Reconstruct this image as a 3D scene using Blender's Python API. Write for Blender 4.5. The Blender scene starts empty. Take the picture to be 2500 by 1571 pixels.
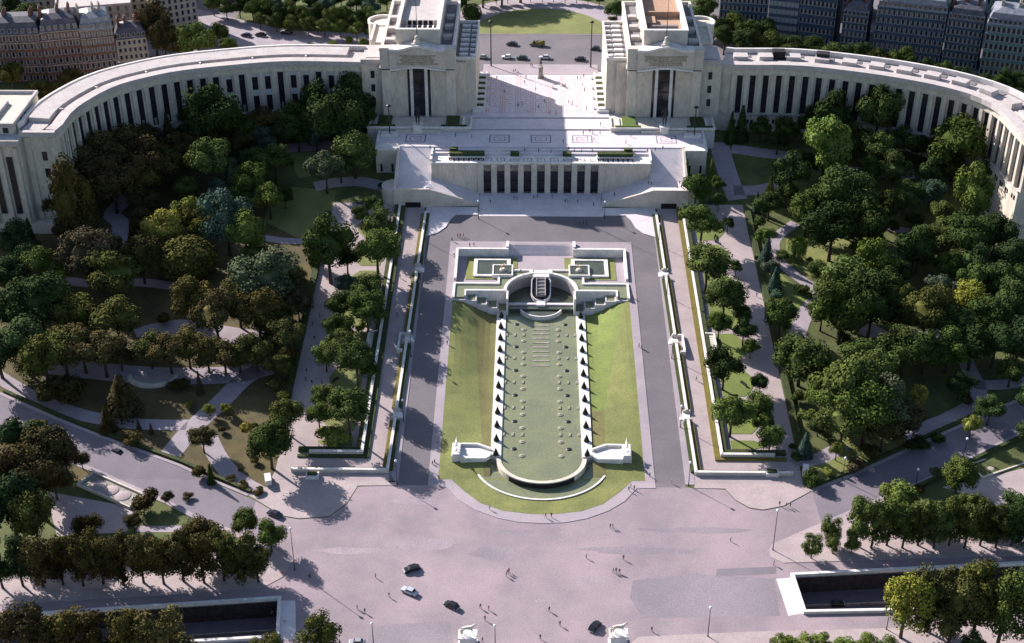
import bpy, bmesh, math, random
from math import radians, sin, cos, pi, hypot, atan2, sqrt, exp
from mathutils import Vector, Matrix, geometry
random.seed(7)
SC = bpy.context.scene
# ------------------------------------------------------------------ camera
PITCH, YAW, ROLL, CX, CH = radians(32.2), radians(-.891), radians(-.092), -3.68, 276.0
F = 3472.0
def _axes():
    ct, st, cy, sy = cos(PITCH), sin(PITCH), cos(YAW), sin(YAW)
    w = Vector((sy*ct, cy*ct, -st)); r = Vector((cy, -sy, 0)); u = r.cross(w)
    c, s = cos(ROLL), sin(ROLL)
    return c*r + s*u, -s*r + c*u, w
AR, AU, AW = _axes()
cam = bpy.data.cameras.new('camera'); co = bpy.data.objects.new('camera', cam)
SC.collection.objects.link(co); SC.camera = co
co.matrix_world = Matrix(((AR.x, AU.x, -AW.x, CX), (AR.y, AU.y, -AW.y, 0), (AR.z, AU.z, -AW.z, CH), (0, 0, 0, 1)))
cam.sensor_width = 36; cam.lens = 36*F/2500; cam.clip_start = 1; cam.clip_end = 6000
# ------------------------------------------------------------------ light
SUN_EL, SUN_AZ = radians(28.7), radians(-48)      # azimuth measured from +Y towards +X
wd = bpy.data.worlds.new('World'); SC.world = wd; wd.use_nodes = True
nt = wd.node_tree; sky = nt.nodes.new('ShaderNodeTexSky'); sky.sky_type = 'NISHITA'; sky.sun_disc = False
sky.sun_elevation = SUN_EL; sky.sun_rotation = SUN_AZ
nt.links.new(sky.outputs[0], nt.nodes['Background'].inputs[0]); nt.nodes['Background'].inputs[1].default_value = .075
sl = bpy.data.lights.new('sun', 'SUN'); sl.energy = 4.7; sl.angle = radians(.5); sl.color = (1, .925, .87)
so = bpy.data.objects.new('sun', sl); SC.collection.objects.link(so)
sd = Vector((sin(SUN_AZ)*cos(SUN_EL), cos(SUN_AZ)*cos(SUN_EL), sin(SUN_EL)))
so.rotation_euler = sd.to_track_quat('Z', 'Y').to_euler(); so.location = (-300, 300, 400)
SC.view_settings.view_transform = 'Standard'; SC.view_settings.look = 'None'
SC.view_settings.exposure = 1.12; SC.view_settings.gamma = 1
SC.cycles.max_bounces = 5; SC.cycles.diffuse_bounces = 3; SC.cycles.glossy_bounces = 2

# ------------------------------------------------------------------ places: photo pixel -> point of the ground
GY = [(345, 0), (500, 12.4), (545, 22), (575, 22), (576, 28.85)]
def G(y):
    if y <= GY[0][0]: return GY[0][1]
    for (a, b), (c, d) in zip(GY, GY[1:]):
        if y <= c: return b + (d-b)*(y-a)/(c-a)
    return GY[-1][1]
def U(px, py, z=0.0):
    d = AW*F + AR*(px-1250) - AU*(py-785.5); k = (z-CH)/d.z
    return Vector((CX+k*d.x, k*d.y, z))
def UG(px, py, dz=0.0):
    z = 10.
    for i in range(60): z = .6*z + .4*(G(U(px, py, z).y)+dz)
    return U(px, py, z)
def ppm(p):      # photo pixels per metre at a point
    return F/(Vector(p)-Vector((CX, 0, CH))).dot(AW)
D = 1.0382
def dpts(*q): return [(a*D, b*D) for a, b in q]
def zp(x0, y0, s, *q): return [(x0+a*s, y0+b*s) for a, b in q]
def onG(pts): return [UG(a, b).xy for a, b in pts]

# ------------------------------------------------------------------ materials
M = {}
def mat(name, col, var=.12, scale=.4, rough=.9, fine=0, finescale=8, col2=None, stretch=None, metal=0, spec=.3, bump=0):
    m = bpy.data.materials.new(name); m.use_nodes = True; n = m.node_tree.nodes; l = m.node_tree.links
    b = n['Principled BSDF']; b.inputs['Roughness'].default_value = rough; b.inputs['Metallic'].default_value = metal
    b.inputs['Specular IOR Level'].default_value = spec
    g = n.new('ShaderNodeNewGeometry'); src = g.outputs['Position']
    if stretch:
        mp = n.new('ShaderNodeMapping'); mp.inputs['Scale'].default_value = stretch; l.new(src, mp.inputs[0]); src = mp.outputs[0]
    t = n.new('ShaderNodeTexNoise'); t.inputs['Scale'].default_value = scale; t.inputs['Detail'].default_value = 6; t.inputs['Roughness'].default_value = .65
    l.new(src, t.inputs['Vector'])
    r = n.new('ShaderNodeValToRGB'); c2 = col2 or tuple(c*(1-var) for c in col)
    c1 = col if col2 else tuple(min(1, c*(1+var)) for c in col)
    r.color_ramp.elements[0].color = (*c2, 1); r.color_ramp.elements[1].color = (*c1, 1)
    r.color_ramp.elements[0].position = .36; r.color_ramp.elements[1].position = .64
    l.new(t.outputs[0], r.inputs[0]); out = r.outputs[0]
    if fine:
        t2 = n.new('ShaderNodeTexNoise'); t2.inputs['Scale'].default_value = finescale; t2.inputs['Detail'].default_value = 3; l.new(src, t2.inputs['Vector'])
        mr = n.new('ShaderNodeMapRange'); mr.inputs[1].default_value = .3; mr.inputs[2].default_value = .7; mr.inputs[3].default_value = 1-fine; mr.inputs[4].default_value = 1+fine
        l.new(t2.outputs[0], mr.inputs[0]); mx = n.new('ShaderNodeVectorMath'); mx.operation = 'SCALE'
        l.new(out, mx.inputs[0]); l.new(mr.outputs[0], mx.inputs['Scale']); out = mx.outputs[0]
    l.new(out, b.inputs['Base Color'])
    if bump:
        bp = n.new('ShaderNodeBump'); bp.inputs['Strength'].default_value = bump; bp.inputs['Distance'].default_value = .15
        l.new((t2 if fine else t).outputs[0], bp.inputs['Height']); l.new(bp.outputs[0], b.inputs['Normal'])
    M[name] = m; return m
mat('grass', (.105, .12, .038), scale=.12, col2=(.055, .068, .024), fine=.22, finescale=2.2, bump=.4)
mat('lawn', (.20, .21, .07), scale=.13, col2=(.145, .16, .055), fine=.2, finescale=2.2)
mat('lawn_fresh', (.17, .21, .052), scale=.13, col2=(.125, .16, .045), fine=.2, finescale=2.5)
mat('lawn_brownish', (.175, .165, .06), scale=.13, col2=(.13, .12, .05), fine=.2, finescale=2.5)
mat('grass_brown', (.115, .09, .036), scale=.1, col2=(.06, .05, .024), fine=.2, finescale=2.2)
mat('road', (.325, .255, .28), scale=.045, col2=(.225, .188, .212), fine=.15, finescale=2.6)
mat('cobble', (.175, .155, .17), scale=.06, col2=(.135, .122, .138), fine=.15, finescale=3)
mat('avenue', (.205, .175, .205), scale=.06, col2=(.155, .14, .168), fine=.12, finescale=3)
mat('pavement', (.36, .305, .335), scale=.12, col2=(.30, .26, .29), fine=.09, finescale=3)
mat('gravel', (.40, .33, .33), scale=.15, col2=(.33, .27, .28), fine=.14, finescale=3)
mat('path', (.34, .29, .32), scale=.2, col2=(.27, .235, .265), fine=.12, finescale=3)
mat('stone', (.60, .54, .475), scale=.25, col2=(.48, .43, .385), fine=.10, finescale=1.6)
mat('nozzle', (.27, .26, .20), scale=1, var=.15)
mat('stone_wall', (.62, .555, .475), scale=.35, col2=(.50, .45, .39), fine=.12, finescale=1.1, stretch=(1, 1, .35))
mat('white_stone', (.74, .70, .68), scale=.35, col2=(.58, .55, .535), fine=.12, finescale=1.8)
mat('roof_stone', (.50, .45, .44), scale=.3, col2=(.41, .37, .37), fine=.12, finescale=1.5)
mat('roof_grey', (.20, .19, .20), scale=.4, col2=(.15, .14, .155), fine=.1)
mat('terracotta', (.42, .27, .19), scale=.6, col2=(.34, .22, .16))
mat('slab', (.65, .59, .62), scale=.2, col2=(.54, .49, .525), fine=.10, finescale=2)
mat('slab_dark', (.25, .19, .23), scale=.5, col2=(.19, .15, .19))
mat('slab_pink', (.50, .30, .30), scale=.5)
mat('glass', (.02, .02, .032), rough=.15, spec=.6, var=.3)
mat('curtain', (.45, .47, .52), var=.2, scale=2)
mat('water_green', (.20, .215, .12), scale=.12, col2=(.16, .17, .11), rough=.09, fine=.12, finescale=1.6, spec=.5, bump=.08)
mat('water_dark', (.075, .085, .06), scale=.3, col2=(.05, .06, .045), rough=.1, spec=.5)
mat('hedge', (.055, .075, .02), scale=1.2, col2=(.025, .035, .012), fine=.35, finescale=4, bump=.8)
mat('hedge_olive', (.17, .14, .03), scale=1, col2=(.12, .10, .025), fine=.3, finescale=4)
mat('yew', (.02, .022, .012), scale=3, var=.4)
mat('bark', (.055, .042, .035), scale=2, var=.35)
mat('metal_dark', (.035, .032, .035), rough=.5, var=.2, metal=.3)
mat('lamp_white', (.75, .78, .8), rough=.3, var=.03)
mat('bronze', (.03, .028, .035), rough=.45, metal=.5, var=.4, scale=2)
mat('gilt', (.45, .36, .12), rough=.4, metal=.5, var=.3)
mat('tar_black', (.015, .013, .015), rough=.6, var=.3)
mat('wall_brick', (.15, .076, .062), scale=.3, col2=(.095, .052, .045), fine=.2, finescale=2)
mat('wall_cream', (.42, .37, .31), scale=.3, col2=(.34, .295, .25), fine=.12, finescale=1.5)
mat('wall_blue', (.06, .085, .13), scale=.25, col2=(.035, .055, .09), fine=.25, finescale=1.5)
mat('wall_teal', (.12, .19, .21), scale=.25, col2=(.08, .135, .16), fine=.25, finescale=1.5)
mat('roof_slate', (.085, .085, .11), scale=.4, col2=(.05, .05, .07), fine=.25, finescale=1.5, rough=.6)
mat('roof_zinc', (.22, .23, .27), scale=.4, col2=(.14, .15, .19), fine=.25, finescale=1.2, rough=.5)
mat('shutter', (.24, .25, .27), var=.25, scale=2)
mat('tire', (.015, .015, .015), var=.2)
mat('chrome', (.6, .6, .62), rough=.2, metal=1, var=.05)
mat('stone_dirty', (.36, .33, .29), scale=.5, col2=(.2, .18, .17), fine=.2, finescale=1.5)
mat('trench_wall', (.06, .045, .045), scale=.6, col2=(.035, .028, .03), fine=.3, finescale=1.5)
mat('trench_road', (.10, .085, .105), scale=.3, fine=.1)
mat('skin', (.45, .29, .22), var=.1)
mat('hair', (.04, .028, .02), var=.2)
for nm, c in dict(cloth_dark=(.03, .028, .035), cloth_navy=(.03, .04, .09), cloth_red=(.24, .05, .05), cloth_white=(.6, .58, .58), cloth_grey=(.15, .14, .15), cloth_tan=(.3, .22, .15)).items(): mat(nm, c, var=.15, scale=3)
def objcol(name, rough, var, scale, spec=.3, fine=0.):
    m = bpy.data.materials.new(name); m.use_nodes = True; n = m.node_tree.nodes; l = m.node_tree.links
    b = n['Principled BSDF']; b.inputs['Roughness'].default_value = rough; b.inputs['Specular IOR Level'].default_value = spec
    oi = n.new('ShaderNodeObjectInfo'); tc = n.new('ShaderNodeTexCoord'); t = n.new('ShaderNodeTexNoise'); t.inputs['Scale'].default_value = scale; t.inputs['Detail'].default_value = 4
    l.new(tc.outputs['Object'], t.inputs['Vector'])
    mr = n.new('ShaderNodeMapRange'); mr.inputs[1].default_value = .3; mr.inputs[2].default_value = .7; mr.inputs[3].default_value = 1-var; mr.inputs[4].default_value = 1+var
    l.new(t.outputs[0], mr.inputs[0]); mx = n.new('ShaderNodeVectorMath'); mx.operation = 'SCALE'
    l.new(oi.outputs['Color'], mx.inputs[0]); l.new(mr.outputs[0], mx.inputs['Scale']); l.new(mx.outputs[0], b.inputs['Base Color'])
    M[name] = m; return m, b, n, l, mx
objcol('foliage', .95, .55, 2.6, .04)
objcol('paint', .25, .03, 1, .6)

# ------------------------------------------------------------------ mesh helpers
COL = SC.collection
class MB:
    def __init__(s): s.v = []; s.f = []; s.mi = []; s.k = 0; s.smooth = False
    def face(s, pts, mi=None):
        b = len(s.v); s.v += [tuple(p) for p in pts]; s.f.append(tuple(range(b, b+len(pts)))); s.mi.append(s.k if mi is None else mi)
    def box(s, x0, x1, y0, y1, z0, z1, mi=None):
        b = len(s.v); s.v += [(x, y, z) for z in (z0, z1) for x, y in ((x0, y0), (x1, y0), (x1, y1), (x0, y1))]
        for f in ((3, 2, 1, 0), (4, 5, 6, 7), (0, 1, 5, 4), (1, 2, 6, 5), (2, 3, 7, 6), (3, 0, 4, 7)):
            s.f.append(tuple(b+i for i in f)); s.mi.append(s.k if mi is None else mi)
    def prism(s, poly, z0, z1, mi=None):      # z0, z1: numbers or functions of (x, y)
        a = sum(p[0]*q[1]-q[0]*p[1] for p, q in zip(poly, list(poly[1:])+[poly[0]]))
        if a < 0: poly = list(poly)[::-1]
        A = z0 if callable(z0) else (lambda x, y: z0); B = z1 if callable(z1) else (lambda x, y: z1)
        n = len(poly); b = len(s.v); k = s.k if mi is None else mi
        s.v += [(p[0], p[1], A(*p[:2])) for p in poly]+[(p[0], p[1], B(*p[:2])) for p in poly]
        for i in range(n):
            j = (i+1) % n; s.f.append((b+i, b+j, b+n+j, b+n+i)); s.mi.append(k)
        tr = geometry.tessellate_polygon([[Vector((p[0], p[1], 0)) for p in poly]])
        for t in tr:
            t = list(t)
            p, q, r = (poly[i] for i in t)
            if (q[0]-p[0])*(r[1]-p[1])-(q[1]-p[1])*(r[0]-p[0]) < 0: t = t[::-1]
            s.f.append(tuple(b+n+i for i in t)); s.mi.append(k)
            s.f.append(tuple(b+i for i in t[::-1])); s.mi.append(k)
    def obox(s, c, ax, hl, hw, z0, z1, mi=None):   # box with long axis ax (2D), half length, half width
        ax = Vector(ax).normalized(); n = Vector((-ax.y, ax.x)); c = Vector(c[:2])
        s.prism([c+ax*a*hl+n*b*hw for a, b in ((-1, -1), (1, -1), (1, 1), (-1, 1))], z0, z1, mi)
    def tube(s, pts, rad, n=8, mi=None, caps=True):
        rings = []; k = s.k if mi is None else mi
        for i, p in enumerate(pts):
            p = Vector(p); a = Vector(pts[max(0, i-1)]); c = Vector(pts[min(len(pts)-1, i+1)]); t = (c-a).normalized()
            u = t.cross(Vector((0, 1, 0)) if abs(t.y) < .9 else Vector((1, 0, 0))).normalized(); w = t.cross(u)
            r = rad[i] if isinstance(rad, (list, tuple)) else rad
            b = len(s.v); s.v += [tuple(p+u*cos(2*pi*j/n)*r+w*sin(2*pi*j/n)*r) for j in range(n)]; rings.append(b)
        for a, b in zip(rings, rings[1:]):
            for j in range(n): s.f.append((a+j, b+j, b+(j+1) % n, a+(j+1) % n)); s.mi.append(k)
        if caps:
            s.f.append(tuple(rings[0]+j for j in range(n))); s.mi.append(k)
            s.f.append(tuple(rings[-1]+j for j in reversed(range(n)))); s.mi.append(k)
    def lathe(s, c, prof, n=16, mi=None, sx=1, sy=1):
        k = s.k if mi is None else mi; rings = []
        for r, z in prof:
            b = len(s.v); s.v += [(c[0]+r*sx*cos(2*pi*j/n), c[1]+r*sy*sin(2*pi*j/n), c[2]+z) for j in range(n)]; rings.append(b)
        for a, b in zip(rings, rings[1:]):
            for j in range(n): s.f.append((a+j, a+(j+1) % n, b+(j+1) % n, b+j)); s.mi.append(k)
        s.f.append(tuple(rings[0]+j for j in reversed(range(n)))); s.mi.append(k)
        s.f.append(tuple(rings[-1]+j for j in range(n))); s.mi.append(k)
    def sweep(s, path, prof, mi=None, closed_prof=True):   # path: list of (pos2d, normal2d); prof: list of (offset, z)
        k = s.k if mi is None else mi; rings = []
        for p, nn in path:
            b = len(s.v); s.v += [(p[0]+nn[0]*o, p[1]+nn[1]*o, z) for o, z in prof]; rings.append(b)
        m = len(prof)
        for a, b in zip(rings, rings[1:]):
            for j in range(m if closed_prof else m-1): s.f.append((a+j, b+j, b+(j+1) % m, a+(j+1) % m)); s.mi.append(k)
        if closed_prof:
            s.f.append(tuple(rings[0]+j for j in range(m))); s.mi.append(k)
            s.f.append(tuple(rings[-1]+j for j in reversed(range(m)))); s.mi.append(k)
    def blob(s, c, r, seg=10, rings=7, mi=None):
        rx, ry, rz = r if isinstance(r, tuple) else (r, r, r)
        s.lathe((c[0], c[1], c[2]), [(max(.001, sin(pi*i/rings)), -cos(pi*i/rings)*rz) for i in range(rings+1)], seg, mi, rx, ry)
    def build(s, name, mats, parent=None, smooth=False, normals=True):
        me = bpy.data.meshes.new(name); me.from_pydata(s.v, [], s.f)
        for m in ([mats] if isinstance(mats, str) else mats): me.materials.append(M[m])
        me.polygons.foreach_set('material_index', s.mi)
        if smooth: me.polygons.foreach_set('use_smooth', [True]*len(s.f))
        if normals:
            bm = bmesh.new(); bm.from_mesh(me); bmesh.ops.remove_doubles(bm, verts=bm.verts, dist=.0005); bmesh.ops.recalc_face_normals(bm, faces=bm.faces); bm.to_mesh(me); bm.free()
        me.update(); o = bpy.data.objects.new(name, me); COL.objects.link(o)
        if parent: o.parent = parent
        return o
def tag(o, label=None, cat=None, group=None, kind=None):
    if label: o['label'] = label
    if cat: o['category'] = cat
    if group: o['group'] = group
    if kind: o['kind'] = kind
    return o
def thing(name, label, cat, loc=(0, 0, 0), rz=0, group=None):
    o = bpy.data.objects.new(name, None); COL.objects.link(o); o.location = loc; o.rotation_euler = (0, 0, rz); o.empty_display_size = .5
    return tag(o, label, cat, group)
def dup(root, loc, rz=0, label=None, group=None, scale=None, color=None):
    r = root.copy(); COL.objects.link(r); r.location = loc; r.rotation_euler = (0, 0, rz)
    if scale: r.scale = scale
    if label: r['label'] = label
    if group: r['group'] = group
    for ch in list(root.children):
        c = ch.copy(); COL.objects.link(c); c.parent = r
        if color and 'tinted' in ch: c.color = (*color, 1)
        for g in list(ch.children):
            d = g.copy(); COL.objects.link(d); d.parent = c
            if color and 'tinted' in g: d.color = (*color, 1)
    return r
def drape(name, outer, m, off=.03, holes=(), skirt=0., label=None, hz=None, step=None):
    loops = [outer]+list(holes); flat = [Vector((p[0], p[1], 0)) for L in loops for p in L]
    tr = geometry.tessellate_polygon([[Vector((p[0], p[1], 0)) for p in L] for L in loops])
    bm = bmesh.new(); vs = [bm.verts.new(p) for p in flat]
    for t in tr:
        try: bm.faces.new([vs[i] for i in t])
        except ValueError: pass
    cuts = [(('y', g[0])) for g in GY]
    if step:
        xs = [p[0] for p in outer]; ys = [p[1] for p in outer]
        v = math.ceil(min(xs)/step)*step
        while v < max(xs): cuts.append(('x', v)); v += step
        v = math.ceil(min(ys)/step)*step
        while v < max(ys): cuts.append(('y', v)); v += step
    for ax, v in cuts:
        bmesh.ops.bisect_plane(bm, geom=bm.verts[:]+bm.edges[:]+bm.faces[:], plane_co=(v, v, 0), plane_no=(1, 0, 0) if ax == 'x' else (0, 1, 0))
    for f in bm.faces:
        if f.normal.z < 0: f.normal_flip()
    for v in bm.verts: v.co.z = (hz(v.co.x, v.co.y) if hz else G(v.co.y)) + off
    if skirt:
        be = [e for e in bm.edges if e.is_boundary]
        r = bmesh.ops.extrude_edge_only(bm, edges=be)
        for g in r['geom']:
            if isinstance(g, bmesh.types.BMVert): g.co.z -= skirt
        bmesh.ops.recalc_face_normals(bm, faces=bm.faces)
        if sum(f.normal.z for f in bm.faces) < 0: bmesh.ops.reverse_faces(bm, faces=bm.faces)
    me = bpy.data.meshes.new(name); bm.to_mesh(me); bm.free(); me.materials.append(M[m])
    o = bpy.data.objects.new(name, me); COL.objects.link(o); tag(o, label, None, None, 'structure'); return o
def mir(pts): return [(-p[0], p[1]) for p in pts][::-1]
def rect(x0, x1, y0, y1): return [(x0, y0), (x1, y0), (x1, y1), (x0, y1)]
def arc(cx, cy, rx, ry, a0, a1, n): return [(cx+rx*cos(radians(a0+(a1-a0)*i/n)), cy+ry*sin(radians(a0+(a1-a0)*i/n))) for i in range(n+1)]
ORD = ['first', 'second', 'third', 'fourth', 'fifth', 'sixth', 'seventh', 'eighth', 'ninth', 'tenth', 'eleventh', 'twelfth', 'thirteenth', 'fourteenth', 'fifteenth', 'sixteenth', 'seventeenth', 'eighteenth', 'nineteenth', 'twentieth', 'twenty-first', 'twenty-second', 'twenty-third', 'twenty-fourth', 'twenty-fifth', 'twenty-sixth', 'twenty-seventh', 'twenty-eighth', 'twenty-ninth', 'thirtieth']
SIDE = {-1: 'left', 1: 'right'}

# ------------------------------------------------------------------ the ground and what is laid on it
trL = [UG(*p).xy for p in ((-420, 1540), (678.6, 1467), (674, 1556), (-420, 1620))]
trR = [UG(*p).xy for p in ((1939, 1410), (2900, 1361), (2900, 1478), (1967, 1495))]
trL = [(p[0], p[1]) for p in trL]; trR = [(p[0], p[1]) for p in trR]
CH_HOLE = [(-31.3, 476.8), (-31.3, 441), (-32, 441), (-32, 346.5), (32, 346.5), (32, 441), (31.3, 441), (31.3, 476.8)]
TH_HOLE = [(-57, 503.3), (-57, 526), (57, 526), (57, 503.3), (24.7, 503.3), (24.7, 500.3), (-24.7, 500.3), (-24.7, 503.3)]
# stairs, terrace and pavilions stand on the ground; only the sunken garden and the two underpasses are cut out of it
drape('ground', rect(-900, 900, 120, 1800), 'grass', 0, holes=[CH_HOLE, trL, trR, TH_HOLE], label='grassy ground that carries the gardens and climbs towards the palace')
BIG = [(-300, 200), (300, 200), (300, 330)]
roadpoly = onG([(2720, 1345)]) + onG([(2500, 1358), (1912, 1375.5), (1884, 1362), (1878, 1343), (1884, 1330), (2006, 1277), (2149, 1215), (2301, 1150), (2405, 1096), (2500, 1052), (2700, 950), (2700, 880),
   (2500, 974), (2294, 1067), (2091, 1160), (1982, 1201), (1931, 1229), (1913, 1238), (1863, 1247.7), (1830, 1242.7), (1797, 1224.6), (1771, 1196.5), (1668, 1191)])
roadpoly += [(43.6, 346.5), (43.8, 477)]+arc(36, 482, 8, 15, 0, 90, 5)+[(20, 499.5), (-20, 499.5)]+arc(-36, 482, 8, 15, 90, 180, 5)+[(-43.8, 477), (-44.3, 346.5)]
roadpoly += onG([(873.5, 1189), (847, 1231), (804, 1263), (731, 1269), (688, 1262), (625, 1224), (430, 1137), (247, 1070), (131, 1023.6), (0, 965), (-250, 860), (-250, 985), (0, 1060), (241, 1148), (413, 1224), (486, 1262), (591, 1305),
   (690, 1352), (712, 1375), (690, 1410), (640, 1437), (450, 1452), (0, 1478), (-420, 1500)])
roadpoly += [(trL[0][0], trL[0][1]), (-300, 200), (300, 200), (300, 300)]
roadpoly = [tuple(p) for p in roadpoly]
# the square, with the trenches kept open
bb = lambda t, g: [(p[0], p[1]) for p in t]
drape('square_road', roadpoly[:-4]+[(-330, 330), (-330, 230), (330, 230), (330, 300)], 'road', .03, holes=[CH_HOLE, [(p[0], p[1]) for p in trL], [(p[0], p[1]) for p in trR]] if False else [CH_HOLE], label='wide pinkish grey paved square in front of the fountain') if False else None
def clipy(poly, y0, y1):
    def half(P, f):
        out = []
        for a, b in zip(P, P[1:]+P[:1]):
            fa, fb = f(a), f(b)
            if fa >= 0: out.append(a)
            if fa*fb < 0: t = fa/(fa-fb); out.append((a[0]+(b[0]-a[0])*t, a[1]+(b[1]-a[1])*t))
        return out
    return half(half(poly, lambda p: p[1]-y0), lambda p: y1-p[1])
# square: everything south of the gardens between the two tips
L1 = [tuple(p) for p in onG([(625, 1224), (688, 1262), (731, 1269), (804, 1263), (847, 1231), (873.5, 1189)])]
R1 = [tuple(p) for p in onG([(1771, 1196.5), (1797, 1224.6), (1830, 1242.7), (1863, 1247.7), (1913, 1238), (1982, 1201)])]
LT = [tuple(p) for p in onG([(591, 1305), (690, 1352), (712, 1375), (690, 1410), (640, 1437), (450, 1452), (0, 1478), (-420, 1500)])]
RT = [tuple(p) for p in onG([(2900, 1340), (2500, 1358), (1912, 1375.5), (1884, 1362), (1878, 1343), (1884, 1330), (2006, 1277)])]
sq = LT[::-1] + L1 + [(-44.3, 343.2), (44.3, 343.2)] + R1 + RT[::-1]
sq = LT[::-1] + L1 + [(-44.3, 343.2), (44.3, 343.2)] + R1 + [RT[6], RT[5], RT[4], RT[3], RT[2], RT[1], RT[0]]
sq += [(trR[1][0], trR[1][1]+.1), (trR[0][0]-.2, trR[0][1]+.1), (trR[3][0]-.2, trR[3][1]-.1), (trR[2][0], trR[2][1]-.1), (330, 215), (-330, 215), (trL[3][0], trL[3][1]-.1), (trL[2][0]+.2, trL[2][1]-.1), (trL[1][0]+.2, trL[1][1]+.1), (trL[0][0], trL[0][1]+.1)]
drape('square_road', sq, 'road', .03, label='wide pinkish grey paved square in front of the fountain')
# side streets and the band in front of the theatre
st = [(-44.3, 343.2), (-44.3, 346.5), (-43.8, 477)]+arc(-36, 482, 8, 15, 180, 90, 5)+[(20, 499.5)]+arc(36, 482, 8, 15, 90, 0, 5)+[(43.8, 477), (44.3, 343.2), (34.7, 343.2), (34.7, 478.7), (-34.7, 478.7), (-34.7, 343.2)]
drape('side_street', st, 'cobble', .034, label='darker cobbled street running round both sides of the fountain garden')
avl = onG([(625, 1224), (430, 1137), (247, 1070), (131, 1023.6), (0, 965), (-250, 860), (-250, 985), (0, 1060), (241, 1148), (413, 1224), (486, 1262), (591, 1305)])
avr = onG([(2006, 1277), (2149, 1215), (2301, 1150), (2405, 1096), (2500, 1052), (2700, 950), (2700, 880), (2500, 974), (2294, 1067), (2091, 1160), (1982, 1201)])
drape('avenue', [tuple(p) for p in avl], 'avenue', .036, label='grey avenue leaving the square to the upper left')
drape('avenue', [tuple(p) for p in avr], 'avenue', .036, label='grey avenue leaving the square to the upper right')
# island pavement (a ring of raised kerbed stone) and its lawn
tip = [tuple(p) for p in onG([(1044, 1188.5), (1090, 1190), (1120, 1222), (1159.5, 1245.7), (1213, 1265.6), (1266, 1276), (1327, 1279)])]
tip = [(-p[0], p[1]) for p in tip]            # on the right, then mirrored
isl = [(-x, y) for x, y in tip][:-1] + [(0, tip[-1][1])] + tip[:-1][::-1] + [(34.7, 478.7), (-34.7, 478.7)]
lt = [(32, 346.0), (27.9, 346.0)]+[(abs(p[0]), p[1]) for p in [tuple(q) for q in onG([(1133, 1200.5), (1173, 1229.7), (1226, 1248), (1292, 1256.3)])]]
lawnlow = [(-x, y) for x, y in lt] + [(0, 329.8)] + lt[::-1] + [(32, 346.5), (-32, 346.5)]
drape('pavement', isl, 'pavement', .16, holes=[[(-32, 346), (-32, 441), (-31.3, 441), (-31.3, 476.8), (31.3, 476.8), (31.3, 441), (32, 441), (32, 346)]], skirt=.15, label='pale kerbed pavement around the fountain lawns')
drape('lawn', lawnlow, 'lawn', .2, skirt=.06, label='curved lawn at the foot of the fountain')
def LZ(x, y):
    t = min(1, max(0, (abs(x)-16)/16)); zp_ = min(2.0, max(0, (y-346)/9*2.0)); t = t*t*(3-2*t)
    return zp_*(1-t)+(G(y)+.15)*t
drape('lawn', [(-32, 346.5), (-17.8, 346.5), (-24.5, 440.6), (-32, 440.6)], 'lawn', 0, hz=LZ, step=2, label='olive green lawn sloping down to the left edge of the pool')
drape('lawn', [(20, 346.5), (32, 346.5), (32, 440.6), (29.5, 440.6), (20.7, 380)], 'lawn', 0, hz=LZ, step=2, label='green lawn sloping down to the right edge of the pool')
drape('lawn_strip', [(-24.5, 440.6), (-17.8, 346.5), (-16, 346.5), (-16, 440.6)], 'lawn_brownish', 0, hz=LZ, step=2, label='browner wedge of grass left of the pool, with painted bank shade')  # shade of the grazingly lit bank is put into this brown
drape('lawn_strip', [(16, 380), (20.7, 380), (29.5, 440.6), (16, 440.6)], 'lawn_fresh', 0, hz=LZ, step=2, label='bright green wedge of grass right of the pool')
drape('lawn_strip', [(16, 346.5), (20, 346.5), (20.7, 380), (16, 380)], 'lawn_brownish', 0, hz=LZ, step=2, label='dry grass low on the right of the pool')
drape('pool_floor', [(-16, 346.4), (16, 346.4), (16, 441), (-16, 441)], 'stone_dirty', -1.5, hz=lambda x, y: 0.3 if y < 355 else 1, label='stone floor under the fountain pool')
for s in (-1, 1):
    S = SIDE[s]; fx = (lambda P: [(s*p[0], p[1]) for p in P])
    w = lambda pts: fx(pts) if s > 0 else fx(pts)[::-1]
    drape('pavement', fx([(44.3, 344.5), (47.3, 344.5), (45.0, 499), (40, 499), (43.6, 492), (43.9, 477)]), 'pavement', .16, skirt=.15, label=f'narrow pavement along the outer side of the {S} street')
    WO = 83 if s < 0 else 80.6
    drape('path', fx([(47.3, 344.5), (WO, 344.5), (WO-.2, 505), (46, 505)]), 'gravel', .05, label=f'broad gravel walk between the parapets and the {S} garden')
    drape('path', fx([(47.3, 352), (56.6, 352), (55.8, 506), (45.8, 506)]), 'gravel', .07, label=f'gravel walk between the two {S} parapets') if False else None
if 1:
    cl = onG([(972, 1186), (873.5, 1187), (847, 1229.5), (804, 1261), (731, 1267), (688, 1260), (625, 1221), (603, 1200), (650, 1192), (672, 1150), (690, 1100)])
    drape('pavement', [tuple(p) for p in cl]+[(-62, 352), (-48, 350)], 'gravel', .16, skirt=.15, label='pinkish paved corner below the left garden')
    cr = onG([(1695, 1193), (1771, 1194.5), (1797, 1222.6), (1830, 1240.7), (1863, 1245.7), (1913, 1236), (1982, 1199), (1960, 1185), (1945, 1150)])
    drape('pavement', [(48, 350)]+[tuple(p) for p in cr]+[(80, 352)], 'gravel', .16, skirt=.15, label='pinkish paved corner below the right garden')
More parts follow.
